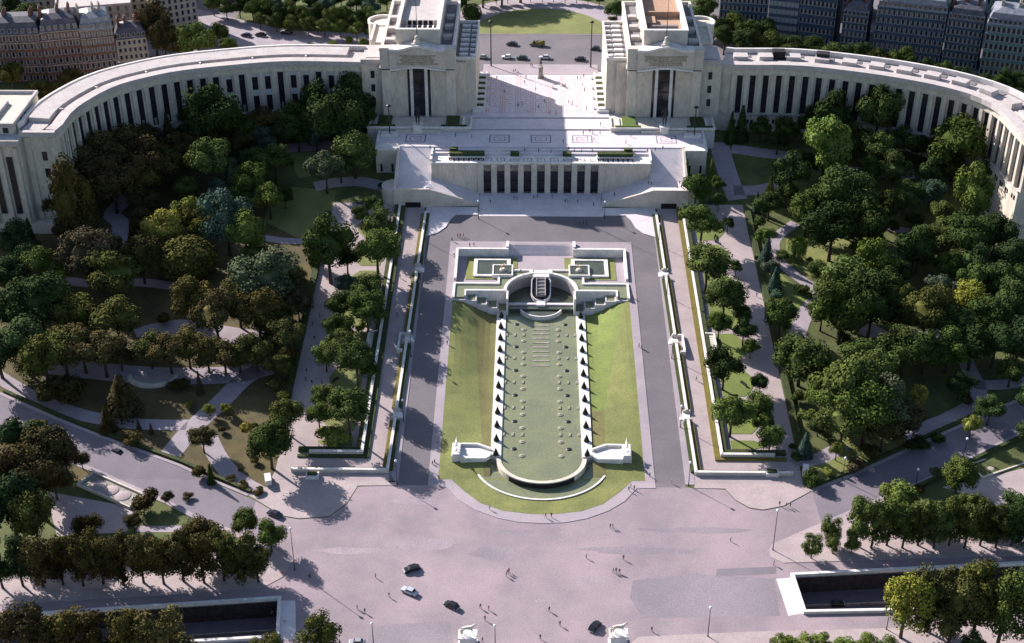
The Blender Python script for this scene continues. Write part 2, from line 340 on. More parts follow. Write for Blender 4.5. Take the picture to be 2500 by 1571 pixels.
# pavements south of the avenues and round the underpasses
drape('pavement', [LT[0], LT[1], LT[2], LT[3], LT[4], LT[5], LT[6], LT[7]]+[tuple(p) for p in onG([(-420, 1410), (300, 1385), (520, 1345), (600, 1325), (540, 1290), (552, 1288)])], 'gravel', .16, skirt=.15, label='kerbed pavement under the left row of plane trees')
drape('pavement', [RT[1], RT[2], RT[3], RT[4], RT[5], RT[6]]+[tuple(p) for p in onG([(2149, 1215), (2170, 1230), (2120, 1290), (2500, 1310)])], 'gravel', .16, skirt=.15, label='kerbed triangular pavement under the right row of plane trees')
drape('pavement', [tuple(p) for p in onG([(1895, 1414), (1938, 1411), (1966, 1497), (1925, 1505)])], 'slab', .06, skirt=.05, label='pale slab at the mouth of the right underpass')
drape('pavement', [tuple(p) for p in onG([(680, 1467), (721, 1467), (723, 1562), (676, 1562)])], 'slab', .05, skirt=.04, label='pale slab at the mouth of the left underpass')
drape('pavement', [tuple(p) for p in onG([(1500, 1600), (1560, 1556), (1850, 1543), (2500, 1527), (2900, 1520), (2900, 1650)])], 'gravel', .16, skirt=.15, label='pinkish quay pavement at the bottom right')
drape('road_patch', [tuple(p) for p in onG([(1750, 1390), (1895, 1384), (1895, 1402), (1748, 1408)])], 'avenue', .045, label='dark tar patch on the square beside the right underpass')
mat('road_grey', (.262, .222, .248), scale=.05, col2=(.20, .174, .20), fine=.18, finescale=2.2)
mat('road_pale', (.325, .267, .295), scale=.12, col2=(.25, .21, .235), fine=.2, finescale=2.2)
PRr = random.Random(5)
def blot(px, py, rx, ry, m, lb, n=18):
    c = UG(px, py).xy; k = 1/ppm((c.x, c.y, 0)); ph = [PRr.uniform(0, 6.28) for _ in range(3)]
    P = [(c.x+rx*k*cos(2*pi*i/n)*(1+.18*sin(2*2*pi*i/n+ph[0])+.12*sin(5*2*pi*i/n+ph[1])), c.y+ry*k*1.4*sin(2*pi*i/n)*(1+.18*sin(3*2*pi*i/n+ph[2]))) for i in range(n)]
    drape('road_patch', P, m, .037+.001*(hash(lb) % 1 if False else len(lb) % 7), label=lb)
drape('road_patch', [tuple(p) for p in onG([(1545, 1418), (1700, 1402), (1890, 1414), (1905, 1505), (1570, 1510), (1538, 1460)])], 'road_grey', .034, label='large greyer resurfaced patch on the right of the square')
drape('road_patch', [tuple(p) for p in onG([(905, 1530), (1100, 1515), (1110, 1600), (890, 1610)])], 'road_grey', .034, label='grey resurfaced patch at the lower edge of the square')
for q in ((1010, 1225, 60, 9, 'road_pale', 'pale scuffed streak left of the island'), (1030, 1330, 90, 16, 'road_pale', 'pale worn patch in the middle left of the square'), (1210, 1350, 60, 18, 'road_grey', 'grey worn patch in the middle of the square'), (1620, 1216, 12, 5, 'road_pale', 'small pale splash on the road right of the island'), (1320, 1467, 14, 5, 'road_pale', 'small pale splash in the lower square'), (1560, 1345, 150, 9, 'road_grey', 'long grey tyre-worn band across the square'), (1700, 1295, 120, 8, 'road_grey', 'grey tyre-worn band towards the right avenue'), (860, 1345, 80, 9, 'road_pale', 'pale worn band towards the left avenue'), (1260, 1300, 50, 6, 'road_grey', 'grey worn band below the island tip'), (1440, 1420, 40, 10, 'road_pale', 'pale worn patch right of the middle of the square')): blot(*q)
def ribbon(pts, w, name, m, off, skirt, lb):
    P = [Vector(p) for p in pts]; L = []; R = []
    for i, q in enumerate(P):
        t_ = (P[min(len(P)-1, i+1)]-P[max(0, i-1)]).normalized(); nn = Vector((-t_.y, t_.x)); L.append(tuple(q+nn*w)); R.append(tuple(q))
    drape(name, L+R[::-1], m, off, skirt=skirt, label=lb)
AVL = [tuple(p) for p in onG([(-250, 860), (0, 965), (131, 1023.6), (247, 1070), (430, 1137), (603, 1212)])]; AVLb = [tuple(p) for p in onG([(-250, 985), (0, 1060), (241, 1148), (413, 1224), (486, 1262), (552, 1288)])]
AVR = [tuple(p) for p in onG([(1982, 1201), (2091, 1160), (2294, 1067), (2500, 974), (2700, 880)])]; AVRb = [tuple(p) for p in onG([(2006, 1277), (2149, 1215), (2301, 1150), (2405, 1096), (2500, 1052), (2700, 950)])]
for P, w, lb in ((AVL, 1.1, 'pale kerb on the garden side of the left avenue'), (AVLb[::-1], 1.6, 'pale kerb on the near side of the left avenue'), (AVR, 1.1, 'pale kerb on the garden side of the right avenue'), (AVRb[::-1], 1.3, 'pale kerb on the near side of the right avenue')): ribbon(P, w, 'kerb', 'pavement', .17, .16, lb)

drape('yard', [tuple(p) for p in onG([(110, 1200), (330, 1240), (310, 1300), (140, 1310)])], 'gravel', .04, label='gravel yard beside the sand pit at the left')
drape('yard', [tuple(p) for p in onG([(2300, 1190), (2400, 1168), (2600, 1120), (2600, 1230), (2450, 1240)])], 'gravel', .04, label='gravel yard beside the sand pit at the right')
drape('path', [tuple(p) for p in onG([(340, 1285), (449, 1284), (448, 1300), (330, 1300)])], 'path', .05, label='short pale path above the left plane trees')
def strip(pts, w0, name, label, m='path', off=.055):
    P = [UG(a*D, b*D).xy for a, b in pts]; n = len(P); L = []; R = []
    # smooth
    Q = []
    for i in range(n-1):
        p0, p1, p2, p3 = P[max(0, i-1)], P[i], P[i+1], P[min(n-1, i+2)]
        for k in range(4):
            t = k/4; Q.append(.5*((2*p1)+(-p0+p2)*t+(2*p0-5*p1+4*p2-p3)*t*t+(-p0+3*p1-3*p2+p3)*t**3))
    Q.append(P[-1])
    for i, q in enumerate(Q):
        t = (Q[min(len(Q)-1, i+1)]-Q[max(0, i-1)]).normalized(); nn = Vector((-t.y, t.x)); L.append(tuple(q+nn*w0/2)); R.append(tuple(q-nn*w0/2))
    drape(name, L+R[::-1], m, off, label=label)
drape('garden_ground', [(-330, 344), (-85, 344), (-85, 500), (-150, 545), (-330, 545)], 'grass_brown', .008, label='brownish olive ground of the left garden')
drape('pavement', [(-24.6, 496.8), (24.6, 496.8), (24.6, 500.28), (-24.6, 500.28)], 'slab', .1, skirt=.1, label='pale strip of paving at the foot of the theatre steps')
strip([(-60, 850), (60, 925), (140, 960), (230, 985), (330, 998), (440, 1000)], 5.2, 'path', 'curved garden path along the left avenue')
strip([(400, 1070), (450, 1010), (520, 945), (570, 895), (610, 870)], 7, 'path', 'straight garden path crossing the lawn at the lower left')
strip([(490, 1030), (515, 1080), (560, 1130), (640, 1175)], 6, 'path', 'curved path down to the paved corner at the lower left')
strip([(120, 860), (300, 880), (420, 885), (560, 880), (640, 860)], 9, 'path', 'gravel walk under the left row of trees')
strip([(320, 790), (420, 770), (520, 785), (620, 800)], 9, 'path', 'gravel walk above the left row of trees')
strip([(140, 660), (230, 668), (330, 665), (420, 675)], 5, 'path', 'garden path behind the round bushes on the left')
strip([(540, 540), (620, 560), (700, 568), (740, 560)], 4, 'path', 'garden path across the upper left lawn')
strip([(270, 590), (285, 530), (265, 500), (330, 440)], 7, 'path', 'winding path in the upper left garden')
strip([(20, 520), (120, 530), (200, 545)], 8, 'path', 'path before the left end of the palace')
strip([(560, 360), (640, 352), (740, 345), (800, 342)], 6, 'path', 'upper walk below the left palace wing')
strip([(740, 440), (790, 430), (850, 428), (905, 440)], 6, 'path', 'walk joining the left garden to the terrace')
strip([(1720, 350), (1790, 360), (1860, 370), (1960, 400), (2150, 410)], 6, 'path', 'upper walk below the right palace wing')
strip([(1690, 335), (1702, 380), (1722, 440), (1735, 470)], 8, 'path', 'straight walk leading down from the right pavilion')
strip([(1725, 448), (1780, 448), (1830, 436)], 6, 'path', 'short walk branching towards the yellow conifer')
strip([(1870, 525), (1822, 565), (1830, 610), (1880, 655), (1935, 690)], 4.5, 'path', 'winding path in the right garden')
strip([(1960, 670), (1935, 690), (1900, 730), (1880, 770), (1875, 810)], 6, 'path', 'curving path below the winding one in the right garden')
strip([(2250, 760), (2275, 860), (2300, 910), (2290, 950), (2230, 985), (2180, 1005), (2120, 1035)], 5.5, 'path', 'winding path along the right avenue')
strip([(2030, 770), (2100, 800), (2200, 790), (2300, 770)], 8, 'path', 'gravel walk above the right row of trees')
strip([(2040, 535), (2110, 540), (2180, 550)], 4, 'path', 'short pale path in the upper right garden')
strip([(2260, 440), (2300, 470), (2350, 520), (2430, 560)], 8, 'path', 'path before the right end of the palace')
strip([(1875, 1085), (1930, 1078), (1985, 1045)], 5, 'path', 'path entering the right garden from the paved corner')
strip([(2290, 905), (2360, 905), (2430, 890)], 5, 'path', 'path leaving the right edge of the garden')
for nm, pts, m, lb in (('lawn', [(640, 455), (690, 440), (790, 450), (780, 540), (700, 560), (620, 520)], 'lawn', 'sunlit lawn in the upper left garden'),
        ('lawn', [(680, 360), (790, 355), (800, 400), (700, 420)], 'lawn', 'small lawn below the left palace wing'),
        ('lawn', [(150, 675), (230, 680), (300, 690), (420, 690), (420, 760), (300, 780), (130, 740)], 'grass_brown', 'brownish lawn among the left trees'),
        ('lawn', [(100, 930), (300, 930), (420, 915), (540, 905), (450, 985), (330, 985), (140, 950)], 'grass_brown', 'brown lawn with bushes above the left avenue'),
        ('lawn', [(560, 925), (700, 900), (690, 1000), (660, 1090), (620, 1150), (540, 1080), (490, 1010)], 'grass_brown', 'lawn between the crossing path and the left walk'),
        ('lawn', [(150, 1000), (420, 1012), (390, 1060), (250, 1040)], 'grass_brown', 'narrow brown lawn beside the left avenue'),
        ('lawn', [(1745, 350), (1830, 365), (1830, 430), (1790, 440), (1740, 440)], 'grass', 'dark lawn below the right palace wing'),
        ('lawn', [(1850, 560), (2000, 560), (2010, 620), (1900, 655), (1845, 610)], 'lawn', 'lawn around the willow in the right garden'),
        ('lawn', [(1790, 640), (1830, 640), (1900, 700), (1860, 800), (1810, 700)], 'lawn_fresh', 'sunlit strip of lawn beside the winding path'),
        ('lawn', [(1960, 1040), (2090, 1000), (2250, 1000), (2100, 1090), (1990, 1150), (1900, 1170), (1895, 1110)], 'lawn', 'lawn above the right avenue'),
        ('lawn', [(2120, 900), (2260, 880), (2270, 940), (2180, 985), (2100, 980)], 'grass', 'dark lawn inside the curving right path')):
    drape(nm, [tuple(p) for p in onG(dpts(*pts))], m, .02 if m != 'lawn' else .024, label=lb)
for nm_, q_, lb_ in (('city_ground', rect(78, 420, 652, 900), 'paved ground between the blue houses on the right'), ('city_ground', rect(-420, -150, 590, 900), 'paved ground between the houses on the left')): drape(nm_, q_, 'cobble', .015, label=lb_)
# place behind the palace
drape('upper_road', [tuple(p) for p in onG([(-900, -60), (3400, -60), (3400, 205), (1742, 205)])][0:0]+[(-330, 604), (330, 604), (330, 650.5), (22, 650.5), (-20, 650.5), (-330, 650.5)], 'cobble', .03, label='cobbled road behind the palace terrace')
drape('upper_road', [tuple(p) for p in onG([(480, -20), (560, 40), (700, 78), (905, 84), (980, 84), (980, -20)])][0:0]+[tuple(p) for p in onG([(470, 20), (560, 42), (700, 76), (920, 80), (930, 150), (560, 150), (520, 100)])], 'path', .05, label='pale road junction behind the left palace wing')
ov = arc(.5, 650.9, 46, 46, 0, 180, 24)
drape('pavement', arc(.5, 650.8, 50, 52, 0, 180, 24), 'pavement', .12, skirt=.11, label='pale ring pavement round the upper lawn')
drape('lawn', arc(.5, 651.6, 33, 35, 0, 180, 24), 'lawn', .2, skirt=.08, label='round lawn on the place behind the terrace')
drape('pavement', [(-26, 600.8), (26, 600.8), (26, 613), (-26, 613)], 'pavement', .14, skirt=.13, label='pavement between the terrace and the upper road')

# ------------------------------------------------------------------ walls with a white coping
def wallpath(name, pts, th, hfun, m='stone', cap='white_stone', z0off=-.3, label='', cat='wall', caph=.16, group=None, parent=None):
    b = MB(); c = MB()
    for (a, e) in zip(pts, pts[1:]):
        a = Vector(a); e = Vector(e); L = (e-a).length; ax = (e-a)/L; mid = (a+e)/2
        n = max(1, int(L/6))
        for k in range(n):
            p = a+ax*L*k/n; q = a+ax*L*(k+1)/n
            if k == 0: p = p-ax*th/2*(0 if pts[0] == tuple(a) else 0)
            if k == n-1 and tuple(e) != tuple(pts[-1]): q = q+ax*th/2
            nn = Vector((-ax.y, ax.x))
            pl = [p-nn*th/2, q-nn*th/2, q+nn*th/2, p+nn*th/2]
            b.prism(pl, lambda x, y: G(y)+z0off, lambda x, y: hfun(x, y))
            pl2 = [p-nn*(th/2+.06), q-nn*(th/2+.06), q+nn*(th/2+.06), p+nn*(th/2+.06)]
            c.prism(pl2, lambda x, y: hfun(x, y)+.002, lambda x, y: hfun(x, y)+caph)
    t = parent or thing(name, label, cat, (*pts[0], G(pts[0][1])), group=group)
    o = b.build('wall_body', m); o2 = c.build('coping', cap)
    for q in (o, o2): q.parent = t; q.matrix_parent_inverse = Matrix.Translation(-Vector((*pts[0], G(pts[0][1]))))
    return t
def settle(t):      # bake parent offset so that children are plain
    for c in t.children:
        c.data.transform(c.matrix_parent_inverse); c.matrix_parent_inverse = Matrix.Identity(4)
    return t
for s in (-1, 1):
    S = SIDE[s]
    # gaps where the steps are
    ys = {-1: [UG(1005, 660).y, UG(983, 830).y, UG(962, 1015).y], 1: [UG(1630, 672).y, UG(1655, 835).y, UG(1680, 1020).y]}[s]
    xo = lambda y: 45.4+(499-y)/150*2.5
    segs = [(498, ys[0]+2.6), (ys[0]-2.6, ys[1]+2.6), (ys[1]-2.6, ys[2]+2.6), (ys[2]-2.6, 349)]
    for k, (a, b) in enumerate(segs):
        pts = [(s*xo(a), a), (s*xo(b), b)]
        if k == 3: pts.append((s*78, 349))
        settle(wallpath('parapet', pts, .8, lambda x, y: G(y)+1.3, label=f'{ORD[k]} length from the top of the white-coped {S} outer parapet', group='outer parapets along the side streets'))
        h = MB(); a2, b2 = a-.6, b+.6
        h.prism([(s*(xo(a2)+.5), a2), (s*(xo(a2)+1.7), a2), (s*(xo(b2)+1.7), b2+(1.0 if k == 3 else 0)), (s*(xo(b2)+.5), b2)], lambda x, y: G(y)+.0, lambda x, y: G(y)+.75)
        if k == 3: h.prism([(s*(xo(349)+1.7), 349.6), (s*76, 349.6), (s*76, 350.6), (s*(xo(349)+1.7), 350.6)], lambda x, y: G(y)+.0, lambda x, y: G(y)+.7)
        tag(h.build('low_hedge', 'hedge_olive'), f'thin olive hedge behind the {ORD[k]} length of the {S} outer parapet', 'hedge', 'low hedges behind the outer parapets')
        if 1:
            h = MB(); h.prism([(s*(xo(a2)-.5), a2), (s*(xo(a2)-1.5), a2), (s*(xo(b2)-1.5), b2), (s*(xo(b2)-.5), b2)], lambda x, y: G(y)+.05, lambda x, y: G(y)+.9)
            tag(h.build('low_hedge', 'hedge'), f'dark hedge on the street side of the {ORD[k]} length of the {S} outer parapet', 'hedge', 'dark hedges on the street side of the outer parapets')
    settle(wallpath('parapet', [(s*55.9, 506), (s*56.7, 357.2), (s*73, 357.2)], .8, lambda x, y: G(y)+1.4, label=f'long {S} inner parapet with white coping beside the garden walk'))
    h = MB(); h.prism([(s*55.3, 504), (s*53.7, 504), (s*54.5, 355.4), (s*56.1, 355.4)], lambda x, y: G(y), lambda x, y: G(y)+.6)
    h.prism([(s*56.1, 355.4), (s*77, 355.4), (s*77, 356.6), (s*56.1, 356.6)], lambda x, y: G(y), lambda x, y: G(y)+.6)
    tag(h.build('low_hedge', 'hedge' if s < 0 else 'hedge_olive'), f'low hedge bordering the {S} inner parapet on the walk side', 'hedge')
    h = MB(); h.prism([(s*56.5, 504), (s*57.9, 504), (s*58.6, 358.4), (s*57.2, 358.4)], lambda x, y: G(y), lambda x, y: G(y)+1.1)
    h.prism([(s*58.6, 358.0), (s*77, 358.0), (s*77, 359.6), (s*58.6, 359.6)], lambda x, y: G(y), lambda x, y: G(y)+1.1)
    tag(h.build('tall_hedge', 'hedge'), f'clipped dark hedge on the garden side of the {S} inner parapet', 'hedge')
    for k, y in enumerate(ys):
        x = xo(y); t = thing('stone_steps', f'{ORD[k]} flight of white steps from the top crossing the {S} outer parapet', 'steps', (s*x, y, G(y)), group='white steps through the outer parapets')
        b = MB()
        b.box(-1.3 if s > 0 else -.9, .9 if s > 0 else 1.3, -1.9, 1.9, -.6, .5)
        for i in range(3): b.box(*((-1.3-.4*(3-i), -1.3-.4*(2-i)) if s > 0 else (1.3+.4*(2-i), 1.3+.4*(3-i))), -1.6, 1.6, -.6, .05+.11*(i+1))
        b.build('landing', 'white_stone', t); [(lambda b: (b.box(-1.2, 1.2, *yy_, -.4, 1.35), b.build('cheek_wall', 'stone', t)))(MB()) for yy_ in ((1.92, 2.6), (-2.6, -1.92))]
    # middle staircase up to the gravel garden: a narrow well beside the inner parapet
    y = ys[1]+2; t = thing('stone_steps', f'narrow stone stairwell beside the {S} inner parapet', 'steps', (s*57.5, y, G(y)))
    b = MB(); sx = lambda a, c: (min(s*a, s*c), max(s*a, s*c))
    b.box(*sx(2.6, 3.2), -10, 1, -1, 1.5); b.box(*sx(-.1, 2.6), 1.0, 1.6, -.5, 1.5); b.build('cheek_wall', 'white_stone', t)
    b = MB(); [b.box(*sx(1.15, 2.55), -1.2*i-1, -1.2*i+.2, -1.5, .15+.12*(8-i)) for i in range(8)]; b.build('flight', 'stone', t)
    b = MB()
    b.box(*sx(-8.4, -7.8), -9.5, .5, -1.2, 1.2); b.box(*sx(-9.6, -7.8), -10.1, -9.5, -1.2, 1.1); b.box(*sx(-9.6, -7.8), .5, 1.1, -1.2, 1.1); b.build('side_wall', 'white_stone', t)
    # outer edge kerb of the promenade and the hedge behind it
    h = MB()
    for a, b_ in ((498, 440), (436, 392), (388, 372)) if s < 0 else ((500, 468), (464, 360)): WO = 83 if s < 0 else 80.6; h.prism([(s*WO, a), (s*(WO+2.2), a), (s*(WO+2.2), b_), (s*WO, b_)], lambda x, y: G(y), lambda x, y: G(y)+1.3)
    tag(h.build('tall_hedge', 'hedge'), f'dark clipped hedge along the outer edge of the {S} promenade', 'hedge')
    # lawn beds with curved outer edge
    yy = 496.; k = 0
    while yy > 362:
        L = 15.5
        pts = [(s*60.3, yy), (s*60.3, max(361, yy-L)), (s*67.5, max(361, yy-L))]+[(s*(67.5+4.0*sin(pi*q/8)), max(361, yy-L)+(yy-max(361, yy-L))*q/8) for q in range(1, 8)]+[(s*67.5, yy)]
        drape('lawn_bed', pts, 'lawn_fresh' if s > 0 else 'lawn', .14, skirt=.1, label=f'{ORD[k]} scalloped lawn bed from the top on the {S} promenade'); k += 1; yy -= L+3.2

# ------------------------------------------------------------------ the fountain garden
root = thing('fountain_pool', 'long green fountain pool between two white stone bands', 'pool', (0, 357, 2))
def rel(o, t): o.data.transform(Matrix.Translation(-t.location)); o.parent = t; return o
wl = [(-12.7, 441), (-12.7, 354.5)]+arc(0, 354.2, 12.7, 11.2, 180, 360, 24)+[(12.7, 354.5), (12.7, 441)]
b = MB(); b.prism(wl, 1.2, 2.0); rel(b.build('water', 'water_green'), root)
for s in (-1, 1):
    b = MB(); b.prism([(s*12.7, 354.6), (s*16, 356), (s*16, 440.5), (s*12.7, 440.5)], -1, 2.45); rel(b.build('band', 'white_stone'), root)
b = MB(); a1 = arc(0, 354.2, 14.1, 12.3, 180, 360, 32); a2 = arc(0, 354.2, 12.7, 11.2, 180, 360, 32)
for i in range(32): b.prism([a1[i], a1[i+1], a2[i+1], a2[i]], -.5, 2.3)
rel(b.build('weir_wall', ['stone_wall']), root)
b = MB(); a1 = arc(0, 354.2, 14.3, 12.5, 225, 315, 20); a2 = arc(0, 354.2, 14.1, 12.3, 225, 315, 20)
for i in range(20): b.prism([a1[i], a1[i+1], a2[i+1], a2[i]], .2, 1.9)
rel(b.build('weir_slot', 'tar_black'), root)
b = MB()
for i in range(10):
    y = 432.5-i*2.87; b.box(-2.9, 2.9, y-.35, y+.35, 1.9, 2.13)
rel(b.build('submerged_sill', 'stone_dirty'), root)
root = thing('lower_basin', 'shallow half-round basin with a thin white kerb below the pool', 'pool', (0, 345, 0))
wa = arc(0, 355.2, 20.9, 18.6, 182, 358, 40); b = MB(); b.prism(wa, -.3, .27); rel(b.build('water', 'water_green'), root)
b = MB(); a1 = arc(0, 355.2, 21.4, 19.1, 180, 360, 48); a2 = arc(0, 355.2, 20.8, 18.5, 180, 360, 48)
for i in range(48): b.prism([a1[i], a1[i+1], a2[i+1], a2[i]], -.2, .5)
rel(b.build('kerb', 'white_stone'), root)
# conical yews on the white bands
b = MB(); b.lathe((0, 0, 0), [(.35, 0), (.95, .15), (.9, .5), (.5, 1.5), (.08, 2.7)], 10)
yp = None
for s in (-1, 1):
    for k in range(12):
        y = 437.3-k*7.42
        lb = f'{ORD[k]} dark clipped cone yew from the top on the {SIDE[s]} white band'
        if yp is None: yp = tag(b.build('cone_yew', 'yew', smooth=True), lb, 'topiary', 'clipped cone yews along the pool'); o = yp
        else: o = yp.copy(); COL.objects.link(o); o['label'] = lb
        o.location = (s*14.35, y, 2.45)
# nozzles
def proto(bm_fn, name, m, label, cat, group, **k):
    b = MB(); bm_fn(b); o = b.build(name, m, smooth=k.get('smooth', False)); tag(o, label, cat, group); return o
NP = {}
def nozzle(kind, x, y, label):
    if kind not in NP:
        b = MB()
        if kind == 'round': b.lathe((0, 0, -.6), [(.95, 0), (.95, .75), (.7, .85), (.3, .9), (.3, 1.0), (.1, 1.05)], 14); mm = 'nozzle'
        elif kind == 'square': b.box(-.42, .42, -.85, .85, -.6, .2); b.box(-.28, .28, -.6, .6, .2, .3); mm = 'nozzle'
        else: b.lathe((0, 0, -.6), [(.8, 0), (.95, .62), (.7, .8), (.2, .9)], 12); mm = 'bronze'
        o = b.build({'round': 'round_nozzle', 'square': 'nozzle_block', 'dark': 'dark_nozzle'}[kind], mm)
        tag(o, label, 'fountain nozzle', {'round': 'round pale fountain nozzles', 'square': 'rectangular fountain nozzle blocks', 'dark': 'dark fountain nozzles'}[kind]); NP[kind] = o
    else: o = NP[kind].copy(); COL.objects.link(o); o['label'] = label
    o.location = (x, y, 2)
for s in (-1, 1):
    for g in range(6):
        y0 = 433.1-14.75*g; S = SIDE[s]
        nozzle('dark', s*8.7, y0, f'{ORD[g]} dark nozzle from the top, {S} half of the pool')
        nozzle('round', s*6.2, y0-3.6, f'upper round nozzle, {ORD[g]} group from the top, {S} half of the pool')
        if g < 5:
            nozzle('round', s*6.2, y0-11., f'lower round nozzle, {ORD[g]} group from the top, {S} half of the pool')
            for q, xx in enumerate((6.1, 9.2, 12.1)): nozzle('square', s*xx, y0-7.2, f'{("inner","middle","outer")[q]} block nozzle, {ORD[g]} group from the top, {S} half of pool')
# cascade and upper terrace
ct = thing('cascade_fountain', 'white stone cascade with stepped basins and a curved niche at the head of the pool', 'fountain', (0, 441, 2))
# plaza with niche cut out: build from strips
b = MB()
arcN = arc(0, 445.6, 12.6, 12.2, 0, 180, 24)
b.prism([(31.2, 445.6), (31.2, 476.7), (-31.2, 476.7), (-31.2, 445.6)]+arcN[::-1][0:0]+[(-12.6, 445.6)]+arcN[::-1][1:-1]+[(12.6, 445.6)], 1.5, 8.0)
rel(b.build('plaza_floor', 'pavement'), ct)
b = MB(); b.box(-12.6, 12.6, 441, 458.2, 1.4, 3.7); rel(b.build('niche_water', 'water_dark'), ct)
b = MB()
for i in range(24):
    a_, c_ = arcN[i], arcN[i+1]; o_ = 1.085
    b.prism([a_, c_, (c_[0]*o_, 445.6+(c_[1]-445.6)*o_), (a_[0]*o_, 445.6+(a_[1]-445.6)*o_)], 2, 9.15)
for s in (-1, 1):
    q = lambda a, c: (min(s*a, s*c), max(s*a, s*c))
    b.box(*q(12.62, 27.9), 444.9, 445.8, 2, 9.14)                     # long wall
    b.box(*q(27.3, 27.9), 441.4, 444.88, 2, 9.12)
    b.box(*q(15.2, 32.2), 449.9, 450.8, 7.6, 9.13); b.box(*q(31.4, 32.2), 440.2, 449.88, 2, 9.1); b.box(*q(15.2, 16), 450.82, 455.6, 7.6, 9.1)
    b.box(*q(4.2, 10.5), 459.6, 460.3, 7.6, 9.2); b.box(*q(3.0, 4.3), 457.2, 460.28, 7.6, 9.3)
    # retaining wall behind the steps and triangular front
    b.box(*q(11.9, 12.6), 439.2, 444.9, 1.8, 9.1)
rel(b.build('rim_wall', 'white_stone'), ct)
for s in (-1, 1):
    b = MB(); zs = [7.6, 6.3, 5.0, 3.7]
    for i, z in enumerate(zs):
        x1 = 27.2-i*3.8; x0 = x1-3.78; q = (min(s*x0, s*x1), max(s*x0, s*x1)); y1 = 444.88; y0 = 440.6-i*.35
        b.box(q[0], q[1], y0+.03*i, y1, 1.6, z-.55); b.box(q[0], q[1], y0-.4, y0, 1.6, z); b.box(q[0], q[0]+.4, y0+.02, y1, 1.6, z+.02); b.box(q[1]-.4, q[1], y0+.02, y1, 1.6, z+.02)
    b.prism([(s*31.38, 440.2), (s*31.38, 441.2), (s*27.3, 441.2), (s*27.3, 440.3)], 1.6, 7.9)
    rel(b.build('stepped_basin', 'slab'), ct)
b = MB()
for s in (-1, 1):
    for i, z in enumerate([7.6, 6.3, 5.0, 3.7]):
        x1 = 26.8-i*3.8; x0 = x1-2.98; b.box(min(s*x0, s*x1), max(s*x0, s*x1), 440.8-i*.3, 444.86, z-.56, z-.25)
    b.prism([(s*4.3, 459.5), (s*15.2, 459.5), (s*15.2, 449.8), (s*31.3, 449.8), (s*31.3, 441.3), (s*28, 441.3), (s*28, 445.9), (s*13.8, 445.9), (s*13.2, 449), (s*11.6, 452.6), (s*8.6, 456), (s*4.3, 458.8)], 7.8, 8.55)
rel(b.build('channel_water', 'water_green'), ct)
b = MB(); b.box(-3.0, 3.0, 455.2, 460.2, 2.5, 9.0)
rel(b.build('cannon_platform', 'slab'), ct)
cn = thing('water_cannon', 'sloping bronze and glass water cannon battery on the axis of the cascade', 'fountain', (0, 455, 2))
b = MB()
out = [(-2.6, 455.1)]+[(-3.2, 454), (-3.3, 449)]+arc(0, 449, 3.3, 3.4, 180, 360, 12)+[(3.3, 454), (2.6, 455.1)]
zz = lambda x, y: 4.6+(y-446)*.42
b.prism(out, 2.5, zz); rel(b.build('battery', 'bronze'), cn)
b = MB()
for i in range(len(out)-1):
    a_, c_ = Vector(out[i]), Vector(out[i+1]); d_ = (c_-a_).normalized(); n_ = Vector((-d_.y, d_.x)); 
    b.prism([a_, c_, c_-n_*.4, a_-n_*.4], lambda x, y: zz(x, y)-1, lambda x, y: zz(x, y)+.35)
rel(b.build('rim', 'white_stone'), cn)
b = MB(); b.prism([(-1.6, 454.6), (-1.6, 447.2), (1.6, 447.2), (1.6, 454.6)], lambda x, y: zz(x, y), lambda x, y: zz(x, y)+.9); 
b.k = 1
for s in (-1, 1): b.prism([(s*1.45, 454.7), (s*1.75, 454.7), (s*1.75, 447), (s*1.45, 447)], lambda x, y: zz(x, y)+.6, lambda x, y: zz(x, y)+1.25)
for i in range(5): b.prism([(-1.6, 448+i*1.5), (1.6, 448+i*1.5), (1.6, 448.2+i*1.5), (-1.6, 448.2+i*1.5)], lambda x, y: zz(x, y)+.85, lambda x, y: zz(x, y)+1.1)
rel(b.build('jet_rack', ['roof_grey', 'stone']), cn)
b = MB()
for s in (-1, 1):
    q = (min(s*1.6, s*11.8), max(s*1.6, s*11.8)); b.box(q[0], q[1], 443.4, 444.6, 1.6, 4.2)
b.box(-1.6, 1.6, 442.4, 445, 1.6, 4.6); rel(b.build('bridge_wall', 'slab'), ct)
b = MB(); a1 = arc(0, 443.3, 8, 7.4, 180, 360, 28); a2 = arc(0, 443.3, 7.5, 6.9, 180, 360, 28)
for i in range(28): b.prism([a1[i], a1[i+1], a2[i+1], a2[i]], 1.5, 3.6)
rel(b.build('half_basin_rim', 'white_stone'), ct)
b = MB(); b.prism(arc(0, 443.3, 7.5, 6.9, 180, 360, 28), 1.5, 3.1); rel(b.build('half_basin_water', 'water_dark'), ct)
